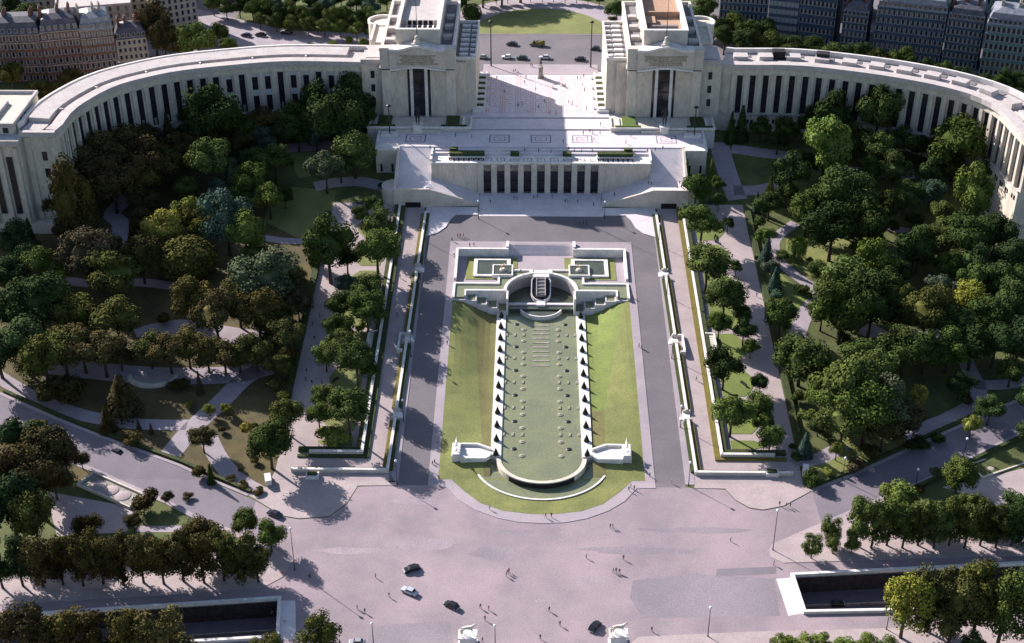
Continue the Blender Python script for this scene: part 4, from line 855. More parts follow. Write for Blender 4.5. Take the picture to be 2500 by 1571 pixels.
# ------------------------------------------------------------------ curved wings
def smooth_path(P, step):
    P = [Vector(p) for p in P]; Q = []
    for i in range(len(P)-1):
        p0, p1, p2, p3 = P[max(0, i-1)], P[i], P[i+1], P[min(len(P)-1, i+2)]
        for k in range(16):
            t = k/16; Q.append(.5*((2*p1)+(-p0+p2)*t+(2*p0-5*p1+4*p2-p3)*t*t+(-p0+3*p1-3*p2+p3)*t**3))
    Q.append(P[-1]); out = [Q[0]]; acc = 0
    L = sum((b-a).length for a, b in zip(Q, Q[1:])); n = round(L/step); d = L/n; nxt = d; pos = 0
    for a, b in zip(Q, Q[1:]):
        l = (b-a).length
        while pos+l >= nxt-1e-6 and len(out) < n+1: out.append(a+(b-a)*((nxt-pos)/l if l else 0)); nxt += d
        pos += l
    if len(out) < n+1: out.append(Q[-1])
    return out, d
def wing(s):
    S = SIDE[s]
    px = [(891, 142.5), (698, 148), (552.5, 158.5), (436, 171.6), (349, 189), (279, 209), (221, 238), (174.5, 270), (145, 308)] if s < 0 else [(1741, 157), (1800, 157), (1945, 158.5), (2062, 170), (2178, 186), (2294, 208), (2382, 233), (2440, 263), (2495, 320)]
    W = [U(a, b, 52).xy for a, b in px]; W[0] = Vector((s*75, 558.6)) ; W = [Vector((s*75, 558.3))]+[w for w in W if abs(w.x) > 80]
    if s > 0: W.append(Vector((181.5, 486)))
    else: W.append(Vector((-183.6, 489)))
    P, d = smooth_path(W, 5.4); n = len(P)-1
    def nrm(i):
        t_ = (P[min(n, i+1)]-P[max(0, i-1)]).normalized(); v = Vector((-t_.y, t_.x)); return v if v.dot(P[i]-Vector((s*100, 480))) > 0 else -v
    path = [(p, nrm(i)) for i, p in enumerate(P)]
    # finer path for the sweeps
    fine = []
    for i in range(n):
        for k in range(3):
            t_ = k/3; q = P[i].lerp(P[i+1], t_) ; fine.append((q, nrm(i).lerp(nrm(i+1), t_).normalized()))
    fine.append(path[-1])
    mid = path[n//2][0]; t = thing('palace_wing', f'long curved stone palace wing with tall dark windows on the {S}', 'building', (mid.x, mid.y, 20))
    b = MB(); b.sweep(fine, [(1.3, 8), (1.3, 48), (15.5, 48), (15.5, 8)]); b.sweep(fine, [(-.5, 8), (-.5, 29), (1.3, 29.6), (1.3, 8)]); b.sweep(fine, [(.25, 47.2), (.25, 50), (1.32, 50), (1.32, 47.2)])
    rel(b.build('wall', 'stone_wall'), t)
    b = MB(); b.sweep(fine, [(-.7, 49.9), (-.7, 52), (3.6, 52), (3.6, 49.9)]); b.sweep(fine, [(-.75, 29.3), (-.75, 29.7), (.3, 29.7), (.3, 29.3)])
    rel(b.build('cornice', 'roof_stone'), t)
    b = MB(); b.sweep(fine, [(3.6, 50.6), (5.6, 50.6), (5.6, 48), (3.6, 48)]); rel(b.build('gutter_roof', 'roof_grey' if s < 0 else 'roof_stone'), t)
    b = MB()
    if s < 0: b.sweep(fine[4:-5], [(5.6, 49), (5.6, 52.5), (13.4, 52.9), (13.4, 49)]); b.sweep(fine[:5]+[], [(5.6, 49), (5.6, 51), (13.4, 51.1), (13.4, 49)]); b.sweep(fine[-6:], [(5.6, 49), (5.6, 51), (13.4, 51.1), (13.4, 49)])
    else: b.sweep(fine, [(5.6, 49), (5.6, 51), (13.4, 51.1), (13.4, 49)])
    rel(b.build('roof', 'roof_stone'), t)
    b = MB(); b.sweep(fine, [(14.6, 48), (14.6, 53.1), (15.6, 53.1), (15.6, 48)]); rel(b.build('rear_parapet', 'white_stone'), t)
    b = MB(); b.sweep(fine, [(13.4, 50), (13.4, 50.9), (14.6, 50.9), (14.6, 50)]); rel(b.build('rear_gutter', 'roof_grey'), t)
    # piers
    pm = MB(); pm.box(-.72, .72, 0, 1.3, 0, 18.0); pier0 = None; win0 = None; base0 = None
    for i in range(n+1):
        p, nn = path[i]; rz = atan2(nn.y, nn.x)-pi/2
        if i == 0: continue
        if pier0 is None: pier0 = pm.build('pier', 'stone'); o = pier0
        else: o = pier0.copy(); COL.objects.link(o)
        o.parent = t; o.location = (p.x-mid.x, p.y-mid.y, 29.5-20); o.rotation_euler = (0, 0, rz)
    for i in range(1, n):
        a, na = path[i]; c, nc = path[i+1]; p = (a+c)/2; nn = (na+nc).normalized(); rz = atan2(nn.y, nn.x)-pi/2
        var = (s < 0 and i < 11 and i % 3 != 0)
        key = 'v' if var else 'w'
        if win0 is None: win0 = {}
        if key not in win0:
            b = MB(); b.box(-1.2, 1.2, 1.02, 1.29, .3, 17.2, 0)
            for k in range(5): b.box(-1.2, 1.2, .96, 1.02, 2.9+k*3, 3.05+k*3, 1)
            b.box(-.07, .07, .96, 1.02, .3, 17.2, 1)
            b.box(-2.05, -1.2, .7, 1.29, 0, 17.7, 2); b.box(1.2, 2.05, .7, 1.29, 0, 17.7, 2); b.box(-1.2, 1.2, .7, 1.29, 17.2, 17.7, 2)
            if var: b.box(-1.19, 1.19, .8, 1.01, 7.2, 9.8, 3); b.box(-1.19, 1.19, .9, 1.01, 15.6, 17.2, 3)
            else: b.box(-.5, .5, .9, 1.01, .4, 3.6 if s < 0 else .5, 3)
            o = b.build('tall_window', ['glass', 'metal_dark', 'stone_wall', 'stone_dirty' if not var else 'curtain']); win0[key] = o
        else: o = win0[key].copy(); COL.objects.link(o)
        o.parent = t; o.location = (p.x-mid.x, p.y-mid.y, 29.5-20); o.rotation_euler = (0, 0, rz)
        gz = max(G(p.y), 12)
        if base0 is None:
            b = MB(); b.box(-1.3, -.4, -.62, -.45, 0, 1.8); b.box(.4, 1.3, -.62, -.45, 0, 1.8); base0 = b.build('basement_window', 'glass'); o = base0
        else: o = base0.copy(); COL.objects.link(o)
        o.parent = t; o.location = (p.x-mid.x, p.y-mid.y, 25.5-20); o.rotation_euler = (0, 0, rz)
        # rooftop light boxes
        if s > 0 and i % 2 == 1 and i < n-1:
            b = MB(); b.box(-2.9, 2.9, 4.6, 9.4, 0, 2.5); o = b.build('skylight_box', 'roof_stone'); o.parent = t; o.location = (p.x-mid.x, p.y-mid.y, 50.9-20); o.rotation_euler = (0, 0, rz)
            b = MB(); b.box(1.2, 4.6, 10.0, 12.8, 0, .15); o = b.build('roof_hatch', 'roof_grey'); o.parent = t; o.location = (p.x-mid.x, p.y-mid.y, 51.15-20); o.rotation_euler = (0, 0, rz)
        if s > 0 and i in (4, 7):
            b = MB(); b.box(-2.6, 2.6, 7, 11, 0, 3.6); o = b.build('black_tank_shed', 'tar_black'); o.parent = t; o.location = (p.x-mid.x, p.y-mid.y, 51.1-20); o.rotation_euler = (0, 0, rz)
        if s < 0 and i % 4 == 0:
            b = MB(); b.box(-.35, .35, 3.7, 5.5, 0, 1.6); o = b.build('roof_stub', 'stone'); o.parent = t; o.location = (p.x-mid.x, p.y-mid.y, 50.7-20); o.rotation_euler = (0, 0, rz)
    return path
for s in (-1, 1): wing(s)
# end blocks
def endblock(s):
    S = SIDE[s]; X = lambda a, c: (min(s*a, s*c), max(s*a, s*c))
    t = thing('palace_end_block', f'stone end block of the palace at the {S} edge of the photo', 'building', (s*200, 488, 12))
    xi = 183.6 if s < 0 else 182
    b = MB(); b.box(*X(xi, 196), 487.5, 505, 8, 49.9); b.box(*X(196, 240), 484, 505, 8, 47.8); b.box(*X(199, 240), 489, 520, 47.8, 53.4)
    for k in range(5): b.box(*X(197+k*6, 198.6+k*6), 482.9, 484, 8, 47)
    b.box(*X(xi, xi+1.6), 486.9, 487.5, 8, 49.5); b.box(*X(193, 195), 486.9, 487.5, 8, 49.5); b.box(*X(xi-.5, 240), 482.5, 487, 8, 15)
    rel(b.build('wall', 'stone_wall'), t)
    b = MB(); b.box(*X(xi-.6, 196.4), 486.5, 488.6, 49.9, 52); b.box(*X(xi+12, 240), 482.6, 489, 47.8, 50.2); b.box(*X(xi-.4, xi+1), 488.6, 505, 49.9, 51.6); b.box(*X(xi+1.1, 196), 489, 504, 49.9, 50.2)
    b.box(*X(198.6, 240), 488.6, 489.6, 53.4, 54.6); b.box(*X(198.6, 199.6), 489.6, 520.4, 53.4, 54.6); b.box(*X(199.6, 240), 519.6, 520.4, 53.4, 54.6); b.box(*X(207, 240), 494, 495, 53.4, 54.8); b.box(*X(207, 208), 495, 510, 53.4, 54.8)
    rel(b.build('cornice', 'roof_stone'), t)
    for k in range(4):
        b = MB(); b.box(*X(199.7+k*6, 202+k*6), 483.7, 484.05, 19, 43); rel(b.build('tall_window', 'glass'), t)
        b = MB(); b.box(*X(201+k*5, 203+k*5), 488.8, 489.05, 50.6, 52.7); rel(b.build('attic_window', 'glass'), t)
    for k in range(4): b = MB(); b.box(*X(187.5, 189.3), 487.2, 487.6, 19+k*7, 22.6+k*7); rel(b.build('window', 'glass'), t)
    [(lambda b: (b.box(*X(198.75, 199.02), 492+k*5, 494+k*5, 50.5, 52.8), rel(b.build('side_window', 'glass'), t)))(MB()) for k in range(3)]
for s in (-1, 1): endblock(s)

# ------------------------------------------------------------------ town houses behind
def house(label, p0, p1, depth, H, floors, bays, wall, roof, mans=5, zb=28.85, name='town_house', win=(1.1, 2.0), winm='glass', balc=True, chim=3, flat=False, group=None, dormers=True):
    a = U(p0[0], p0[1], zb).xy; c = U(p1[0], p1[1], zb).xy; L = (c-a).length; ax = (c-a)/L; rz = atan2(ax.y, ax.x)
    t = thing(name, label, 'building', (a.x, a.y, zb), rz, group)
    b = MB(); b.box(0, L, 0, depth, -8, H); b.build('wall', wall, t)
    b = MB()
    fh = H/floors
    for k in range(1, floors+1):
        if k in (2, floors-1, floors): b.box(-.2, L+.2, -.5, 0, k*fh-.25, k*fh+.1)
    if balc: b.build('cornice', wall if wall != 'wall_brick' else 'stone_dirty', t)
    if flat:
        b = MB(); b.box(-.3, L+.3, -.3, .4, H, H+1); b.box(-.3, .4, .4, depth, H, H+1); b.box(L-.4, L+.3, .4, depth, H, H+1); b.box(-.3, L+.3, depth-.4, depth+.3, H+.01, H+1); b.box(.4, L-.4, .4, depth-.4, H, H+.15); rr = b.build('roof', roof, t)
    else:
        b = MB(); z0 = H+.1; i1 = 1.4; i2 = 5
        for (qa, za), (qb, zb_) in (((-.2, z0), (i1, z0+mans)), ((i1, z0+mans), (i2, z0+mans+1.6))):
            A = [(qa, qa, za), (L-qa, qa, za), (L-qa, depth-qa, za), (qa, depth-qa, za)]; Bq = [(qb, qb, zb_), (L-qb, qb, zb_), (L-qb, depth-qb, zb_), (qb, depth-qb, zb_)]
            for i in range(4): b.face([A[i], A[(i+1) % 4], Bq[(i+1) % 4], Bq[i]])
        b.face(Bq); rr = b.build('roof', [roof], t)
        for k in range(chim):
            cc = MB(); x = L*(k+.5)/chim+random.uniform(-2, 2); cc.box(x-.6, x+.6, depth*.35, depth*.65, H+mans*.6, H+mans+4); 
            for q in range(4): cc.box(x-.25, x+.25, depth*(.38+.07*q), depth*(.38+.07*q)+.4, H+mans+4, H+mans+4.7)
            cc.build('chimney', 'wall_brick' if roof != 'roof_zinc' else 'stone_dirty', rr)
    w = MB(); w.box(-win[0]/2, win[0]/2, -.06, .03, 0, win[1], 0); w.box(-win[0]/2-.35, -win[0]/2, -.12, .03, -.1, win[1]+.1, 1); w.box(win[0]/2, win[0]/2+.35, -.12, .03, -.1, win[1]+.1, 1); w.box(-win[0]/2-.3, win[0]/2+.3, -.25, .03, -.25, -.05, 1)
    w0 = None; cnt = 0
    for k in range(floors):
        for i in range(bays):
            if cnt >= 96: break
            x = L*(i+.5)/bays; z = k*fh+.9
            if w0 is None: w0 = w.build('window', [winm, 'shutter']); o = w0; o.parent = t
            else: o = w0.copy(); COL.objects.link(o)
            o.parent = t; o.location = (x, 0, z); o.rotation_euler = (0, 0, 0); cnt += 1
    if not flat and dormers:
        d = MB(); d.box(-.8, .8, -.6, 1.8, 0, 2.2, 0); d.box(-.5, .5, -.66, -.58, .4, 1.9, 1); d0 = None
        for i in range(bays):
            if cnt+i >= 100: break
            if d0 is None: d0 = d.build('dormer', ['roof_zinc', winm]); o = d0; o.parent = t
            else: o = d0.copy(); COL.objects.link(o)
            o.parent = t; o.location = (L*(i+.5)/bays, .5, H+.7)
    return t
# left side
house('reddish brick apartment house with dark mansard roof at the far left', (-40, 205), (118, 199), 16, 22, 6, 10, 'wall_brick', 'roof_slate')
house('reddish brown apartment house in the middle of the left row', (119, 201), (212, 192), 16, 23, 6, 6, 'wall_brick', 'roof_slate')
house('dark brown apartment house with zinc roof beside the small white house', (213, 192), (292, 183), 16, 22, 6, 6, 'wall_brick', 'roof_zinc')
house('small cream house with white shutters and slate roof', (295, 168), (367, 160), 12, 13.5, 4, 6, 'wall_cream', 'roof_slate', mans=4.5, win=(.9, 1.7))
house('tall pale cream apartment tower at the upper left', (388, 84), (486, 66), 14, 26, 8, 7, 'wall_cream', 'roof_stone', flat=True)
house('pale house with flat stone roof behind the red brick row', (150, 110), (330, 95), 18, 17, 5, 9, 'wall_cream', 'roof_stone', flat=True)
house('far cream house with stone roof at the upper left corner', (30, 70), (170, 55), 18, 15, 5, 8, 'wall_cream', 'roof_zinc')
house('far pale apartment house with rooftop sheds at the top left', (190, 55), (380, 40), 20, 18, 5, 10, 'wall_cream', 'roof_stone', flat=True)
house('long pale block at the top edge left of the tower', (330, 15), (450, 2), 20, 15, 5, 8, 'wall_cream', 'roof_stone', flat=True)
# right side
house('blue grey apartment house nearest the right pavilion', (1752, 84), (1868, 92), 18, 27, 7, 11, 'wall_blue', 'roof_slate')
house('blue grey apartment house with many pale shutters', (1870, 92), (1942, 100), 18, 27, 7, 7, 'wall_blue', 'roof_slate', winm='shutter')
house('blue grey apartment house with a pale top storey', (1944, 100), (2032, 112), 18, 26, 6, 9, 'wall_blue', 'roof_zinc')
house('narrow lower blue house with a small terrace roof', (2048, 124), (2108, 132), 14, 17, 5, 6, 'wall_blue', 'roof_slate')
house('tall slim dark house behind the narrow blue one', (2060, 92), (2118, 98), 12, 30, 8, 5, 'wall_blue', 'roof_slate')
house('wide blue apartment house with zinc roof and long balconies', (2126, 138), (2292, 158), 18, 24, 6, 14, 'wall_blue', 'roof_zinc')
house('blue grey apartment house between the wide one and the teal one', (2296, 160), (2382, 172), 16, 22, 6, 8, 'wall_blue', 'roof_slate')
house('teal apartment house with arched windows at the far right', (2388, 184), (2530, 202), 18, 24, 6, 12, 'wall_teal', 'roof_zinc', win=(1.3, 2.3))
house('far teal house with zinc roof in the upper right corner', (2390, 92), (2560, 108), 20, 20, 5, 10, 'wall_teal', 'roof_zinc')
house('far blue house with zinc roofs behind the wide one', (2150, 62), (2300, 72), 24, 20, 5, 10, 'wall_blue', 'roof_zinc')
house('pale roofed far house at the top right', (2310, 50), (2450, 62), 24, 20, 5, 9, 'wall_teal', 'roof_zinc')
house('far slate roofed house at the top right between two streets', (2010, 45), (2120, 52), 20, 19, 5, 8, 'wall_blue', 'roof_slate')
house('farthest blue row at the upper right edge', (2330, 5), (2560, 18), 24, 18, 5, 12, 'wall_teal', 'roof_zinc')

# ------------------------------------------------------------------ underpasses
for s, tr in ((-1, trL), (1, trR)):
    S = SIDE[s]; c0 = Vector(tr[1] if s < 0 else tr[0]); t = thing('underpass', f'dark sunken underpass with white coping at the lower {S}', 'underpass', (c0.x, c0.y, 0))
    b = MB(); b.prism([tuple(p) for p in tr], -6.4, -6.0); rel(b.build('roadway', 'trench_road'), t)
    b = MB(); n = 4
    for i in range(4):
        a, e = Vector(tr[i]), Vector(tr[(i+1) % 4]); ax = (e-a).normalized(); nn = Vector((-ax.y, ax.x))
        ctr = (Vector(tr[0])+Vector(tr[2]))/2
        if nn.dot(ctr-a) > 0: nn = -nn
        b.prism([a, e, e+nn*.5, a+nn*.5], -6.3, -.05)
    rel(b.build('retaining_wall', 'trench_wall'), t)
    b = MB(); mid1 = [Vector(tr[0]).lerp(Vector(tr[3]), .42), Vector(tr[1]).lerp(Vector(tr[2]), .42)]; ax = (mid1[1]-mid1[0]).normalized(); nn = Vector((-ax.y, ax.x))
    b.prism([mid1[0], mid1[1], mid1[1]+nn*.35, mid1[0]+nn*.35], -6, -5.3); rel(b.build('kerb', 'stone_dirty'), t)
    b = MB(); order = [2, 1, 0] if False else None
    seq = ([0, 1, 2, 3] if s < 0 else [1, 0, 3, 2])
    for i in range(3):
        a, e = Vector(tr[seq[i]]), Vector(tr[seq[i+1]]); ax = (e-a).normalized(); nn = Vector((-ax.y, ax.x)); ctr = (Vector(tr[0])+Vector(tr[2]))/2
        if nn.dot(ctr-a) > 0: nn = -nn
        e2 = .9 if i == 1 else 0
        b.prism([a-ax*e2, e+ax*e2, e+ax*e2+nn*.9, a-ax*e2+nn*.9], -.4, 1.0+.003*i)
    rel(b.build('coping', 'white_stone'), t)

# ------------------------------------------------------------------ trees
TRP = {}
def crown_mesh(kind, seed):
    R = random.Random(seed); V = []; Fc = []
    def quad(p, n, sz, asp=1.0):
        n = n.normalized(); u = n.cross(Vector((R.random()-.5, R.random()-.5, R.random()-.5))).normalized(); w = n.cross(u)*asp
        b = len(V); k = sz*R.uniform(.6, 1.2)
        V.extend([tuple(p+u*k), tuple(p+w*k), tuple(p-u*k), tuple(p-w*k)]); Fc.append((b, b+1, b+2, b+3))
    def lobe(c, r, n, sz, flat=1.0, rough=.28):
        for i in range(n):
            z = R.uniform(-.75, 1); a = R.uniform(0, 2*pi); q = sqrt(max(0, 1-z*z)); d = Vector((q*cos(a), q*sin(a), z))
            p = Vector(c)+Vector((d.x*r, d.y*r, d.z*r*flat))*(1-rough*R.random()**2+.12*R.random())
            quad(p, d*1.0+Vector((R.uniform(-.7, .7), R.uniform(-.7, .7), R.uniform(-.5, .7))), sz)
    def core(c, r, flat=1.0):
        bm = bmesh.new(); bmesh.ops.create_icosphere(bm, subdivisions=2, radius=1)
        b = len(V)
        for v in bm.verts:
            k = r*R.uniform(.6, .95); V.append((c[0]+v.co.x*k, c[1]+v.co.y*k, c[2]+v.co.z*k*flat))
        for f in bm.faces: Fc.append(tuple(b+v.index for v in f.verts))
        bm.free()
    if kind == 'round':
        nl = R.choice([9, 11, 13]); core((0, 0, -.02), .62, .8)
        for i in range(nl):
            a = 2*pi*i/nl*2.4+R.uniform(-.3, .3); z = R.uniform(-.45, .6); q = sqrt(max(.05, 1-z*z))*R.uniform(.45, .68); c = (q*cos(a), q*sin(a), z*.72); r = R.uniform(.27, .42)
            core(c, r*.8); lobe(c, r, 360, .041)
        core((.1, 0, .5), .3); lobe((.05, -.05, .5), .38, 400, .041)
    elif kind == 'plane':
        for i in range(20):
            z = R.uniform(-.95, .85); a = R.uniform(0, 2*pi); q = (1-.45*abs(z))*R.uniform(.25, .72); c = (q*cos(a), q*sin(a), z); r = R.uniform(.22, .38)
            core(c, r*.55); lobe(c, r, 290, .038, 1.1, .4)
        core((0, 0, .1), .3, 1.8)
    elif kind == 'dome':
        core((0, 0, 0), 1.0, .85); lobe((0, 0, 0), .97, 2400, .05, .85, .06)
    elif kind == 'cone':
        n = 9
        for i in range(n):
            z = -1+2*i/n; r = .85*(1-i/n)+.08
            core((0, 0, z), r*.7, .5)
            for k in range(int(230*r)+30):
                a = R.uniform(0, 2*pi); q = r*R.uniform(.6, 1); quad(Vector((q*cos(a), q*sin(a), z+.25*(1-q/r)+R.uniform(-.05, .2))), Vector((cos(a), sin(a), .8)), .07)
    elif kind == 'poplar':
        for i in range(14):
            z = -1.0+2.0*i/13; a = R.uniform(0, 2*pi); q = .38*sin(pi*(i+1)/16)+.05; c = (q*cos(a), q*sin(a), z); r = .34+.28*sin(pi*(i+1.5)/16)
            core(c, r*.75); lobe(c, r*.85, 280, .042, 1.2, .35)
    elif kind == 'willow':
        core((0, 0, .1), .7, .9)
        for i in range(70):
            a = R.uniform(0, 2*pi); q = R.uniform(.35, .95); z0 = .85-q*q*.5; L = R.uniform(.6, 1.5)
            for k in range(26):
                z = z0-L*k/26; quad(Vector((q*cos(a)+R.uniform(-.07, .07), q*sin(a)+R.uniform(-.07, .07), max(z, -.95))), Vector((cos(a), sin(a), .25)), .055, 1.6)
    elif kind == 'bush':
        for i in range(6):
            a = R.uniform(0, 2*pi); q = R.uniform(.1, .55); c = (q*cos(a), q*sin(a), R.uniform(-.2, .2)); r = R.uniform(.35, .5); core(c, r*.85); lobe(c, r, 200, .07)
    me = bpy.data.meshes.new('crown'); me.from_pydata(V, [], Fc); me.materials.append(M['foliage']); me.update(); return me
def trunk_mesh(kind, seed):
    R = random.Random(seed); b = MB(); b.tube([(0, 0, -.05), (.01, 0, .3), (-.02, .01, .7), (0, 0, 1.0)], [.06, .045, .038, .03], 7)
    for i in range(5):
        a = 2*pi*i/5+R.uniform(-.3, .3); z = .62+.07*i; b.tube([(0, 0, z), (.13*cos(a), .13*sin(a), z+.16), (.26*cos(a), .26*sin(a), z+.34)], [.024, .016, .007], 5)
    o = b.build('trunk', 'bark', smooth=True); me = o.data; bpy.data.objects.remove(o); return me
CM = {}; VAR = dict(round=6, plane=4, dome=1, cone=2, poplar=2, willow=1, bush=3)
TM = [trunk_mesh('t', k) for k in range(3)]
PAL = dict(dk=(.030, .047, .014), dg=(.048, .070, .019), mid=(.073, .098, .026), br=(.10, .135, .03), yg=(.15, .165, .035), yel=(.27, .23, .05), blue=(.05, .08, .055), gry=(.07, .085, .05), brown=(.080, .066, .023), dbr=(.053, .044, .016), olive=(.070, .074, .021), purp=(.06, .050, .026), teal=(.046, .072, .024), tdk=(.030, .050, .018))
CW = dict(dk='very dark green', dg='dark green', mid='mid green', br='bright green', yg='yellow-green', yel='pale yellow', blue='bluish green', gry='greyish green', brown='reddish brown', dbr='dark brown', olive='olive', purp='purplish', teal='teal green', tdk='dark teal')
KW = dict(round='round', plane='tall', dome='dome-shaped', cone='conical', poplar='columnar', willow='weeping', bush='low')
trees = []
TR = random.Random(3)
def tree(x, y, w, kind='round', col='mid', region='', group=None, base=False, kh=None):
    """x, y: crown centre in the wide view, w: crown width; the crown sits on a trunk standing on the ground"""
    px, py, wp = x*D, y*D, w*D
    kv = kh or dict(round=.85, plane=1.05, dome=.85, cone=2.0, poplar=2.3, willow=1.2, bush=.8)[kind]
    p = UG(px, py)
    for it in range(4):
        Rr = wp/2/ppm(p)*dict(round=1.3, plane=1.55, bush=1.15, poplar=1.25).get(kind, 1.06)*(.86 if 'right' in region and ('upper' in region or 'against' in region) else 1)
        th_ = dict(round=.55, plane=.75, dome=.15, cone=.1, poplar=.25, willow=.1, bush=0)[kind]*Rr*(1.4 if 'promenade' in region else 1)
        cz = th_+Rr*kv*(.85 if kind != 'cone' else 1)
        if kind == 'dome': cz = Rr*.7
        if base: p = UG(px, py); 
        else: p = UG(px, py, cz); p.z = G(p.y)
    key = (kind, TR.randrange(VAR[kind]))
    if key not in CM: CM[key] = crown_mesh(kind, hash_s(kind)+key[1])
    nm = dict(round='round_tree', plane='plane_tree', dome='clipped_tree', cone='conifer', poplar='poplar_tree', willow='weeping_willow', bush='bush')[kind]
    t = thing(nm, 'x', 'bush' if kind == 'bush' else 'tree', (p.x, p.y, G(p.y)), TR.uniform(0, 2*pi), group)
    c = bpy.data.objects.new('crown', CM[key]); COL.objects.link(c); c.parent = t; c.location = (0, 0, cz); j = TR.uniform(.92, 1.08)
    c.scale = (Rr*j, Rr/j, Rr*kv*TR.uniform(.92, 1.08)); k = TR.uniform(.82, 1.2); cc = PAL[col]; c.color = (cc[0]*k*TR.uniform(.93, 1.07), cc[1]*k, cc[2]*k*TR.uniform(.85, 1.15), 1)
    if kind != 'bush':
        q = bpy.data.objects.new('trunk', TM[TR.randrange(3)]); COL.objects.link(q); q.parent = t; q.scale = (Rr*1.15, Rr*1.15, cz*1.0)
    trees.append((t, x, y, CW[col], KW[kind], region, kind, w)); return t
def hash_s(s): return sum(ord(c)*(i+3) for i, c in enumerate(s))
def many(region, group, rows):
    for r in rows: tree(r[0], r[1], r[2], r[3], r[4], region, group, kh=(r[5] if len(r) > 5 else None))
R_, P_, B_, C_ = 'round', 'plane', 'bush', 'cone'
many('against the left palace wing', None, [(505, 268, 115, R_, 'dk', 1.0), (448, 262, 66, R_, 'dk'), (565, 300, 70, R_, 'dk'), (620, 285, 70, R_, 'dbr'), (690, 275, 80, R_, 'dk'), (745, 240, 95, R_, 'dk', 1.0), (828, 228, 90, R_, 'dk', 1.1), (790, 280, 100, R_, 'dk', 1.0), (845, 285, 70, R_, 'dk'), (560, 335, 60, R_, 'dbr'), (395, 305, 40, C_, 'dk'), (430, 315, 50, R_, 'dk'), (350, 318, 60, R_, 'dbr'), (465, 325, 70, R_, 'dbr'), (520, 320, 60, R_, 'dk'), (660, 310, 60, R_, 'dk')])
many('in the upper left garden', None, [(628, 325, 55, R_, 'blue'), (742, 318, 50, R_, 'blue'), (700, 312, 60, R_, 'dk'), (792, 330, 30, C_, 'gry'), (832, 350, 92, R_, 'mid'), (765, 395, 80, R_, 'gry'), (800, 385, 60, R_, 'dg'),
  (300, 350, 110, R_, 'dbr'), (235, 365, 110, R_, 'brown'), (350, 375, 110, R_, 'dbr'), (205, 415, 90, R_, 'brown'), (262, 420, 110, R_, 'dbr'), (320, 420, 90, R_, 'brown'), (410, 345, 80, R_, 'dbr'), (395, 385, 70, R_, 'olive'),
  (492, 375, 95, R_, 'mid', 1.0), (540, 400, 60, R_, 'gry'), (590, 420, 80, R_, 'mid'), (645, 375, 75, R_, 'dg'), (600, 375, 60, R_, 'dg'), (518, 452, 60, R_, 'blue'), (440, 440, 52, R_, 'mid'), (632, 462, 66, R_, 'br', 1.0), (545, 430, 50, C_, 'gry', 1.6), (560, 465, 60, R_, 'dg'), (670, 462, 40, R_, 'dk'),
  (530, 510, 105, R_, 'blue', 1.1), (470, 520, 70, R_, 'olive'), (440, 505, 62, R_, 'yg', 1.1), (385, 535, 78, R_, 'yel', 1.0), (575, 545, 88, R_, 'br', 1.2), (600, 590, 60, R_, 'mid'), (335, 470, 60, R_, 'dbr'), (345, 520, 60, R_, 'dbr')])
many('in the left part of the left garden', None, [(178, 495, 95, 'poplar', 'brown', 1.7), (150, 540, 50, R_, 'dbr'), (205, 590, 110, R_, 'purp', 1.0), (255, 575, 60, R_, 'olive'), (310, 540, 30, C_, 'dbr'), (330, 600, 80, R_, 'dbr', 1.1), (368, 590, 60, R_, 'dbr'), (130, 480, 60, R_, 'dbr'), (70, 545, 30, C_, 'tdk'),
  (440, 610, 125, 'dome', 'olive'), (270, 640, 115, R_, 'olive', .75), (235, 650, 60, R_, 'yg', .7), (95, 620, 80, R_, 'mid', .9), (55, 610, 75, R_, 'teal'), (135, 640, 60, R_, 'yg'), (30, 560, 80, R_, 'tdk'), (20, 640, 80, R_, 'tdk'), (70, 590, 60, R_, 'tdk'), (85, 705, 120, R_, 'tdk', .9), (20, 720, 90, R_, 'tdk'), (130, 700, 70, R_, 'olive'),
  (620, 645, 130, R_, 'gry', .75), (570, 660, 80, R_, 'olive'), (690, 660, 60, R_, 'olive'), (660, 690, 70, R_, 'olive'), (700, 640, 36, R_, 'mid'),
  (172, 735, 95, R_, 'olive', .75), (272, 742, 112, R_, 'olive', .75), (455, 700, 85, R_, 'brown', 1.1), (505, 735, 100, R_, 'brown', 1.0), (560, 715, 80, R_, 'olive'), (605, 730, 90, R_, 'brown', 1.0), (665, 735, 60, R_, 'olive'), (700, 712, 56, R_, 'purp', 1.1), (672, 785, 74, R_, 'olive'), (385, 745, 45, B_, 'dbr'), (655, 858, 60, R_, 'olive'), (635, 790, 40, R_, 'olive'),
  (672, 835, 46, R_, 'dbr'), (640, 900, 60, B_, 'olive'), (665, 930, 50, B_, 'olive')])
many('beside the left promenade', None, [(770, 565, 110, R_, 'dg', 1.0), (815, 600, 60, R_, 'dk'), (735, 590, 30, 'poplar', 'dg'), (850, 502, 40, R_, 'mid', 1.0), (893, 525, 66, R_, 'mid'), (880, 480, 40, R_, 'dg'), (885, 578, 92, R_, 'mid', .75), (815, 665, 45, R_, 'gry'), (865, 678, 72, R_, 'mid'), (805, 715, 62, R_, 'dg'), (862, 722, 78, R_, 'dg', .9), (795, 765, 62, R_, 'dg'), (850, 770, 30, B_, 'yg'), (765, 830, 55, R_, 'mid'), (800, 800, 60, R_, 'mid'), (838, 848, 85, R_, 'dg', 1.0), (762, 928, 52, R_, 'mid'), (818, 957, 84, R_, 'mid', 1.0), (748, 972, 52, R_, 'mid'), (785, 1020, 80, B_, 'yg', .4), (672, 968, 66, R_, 'olive', .95), (580, 1003, 42, B_, 'yel', 1.0)])
many('casting its shadow on the left paved corner', None, [(632, 1035, 96, R_, 'dg', .95)])
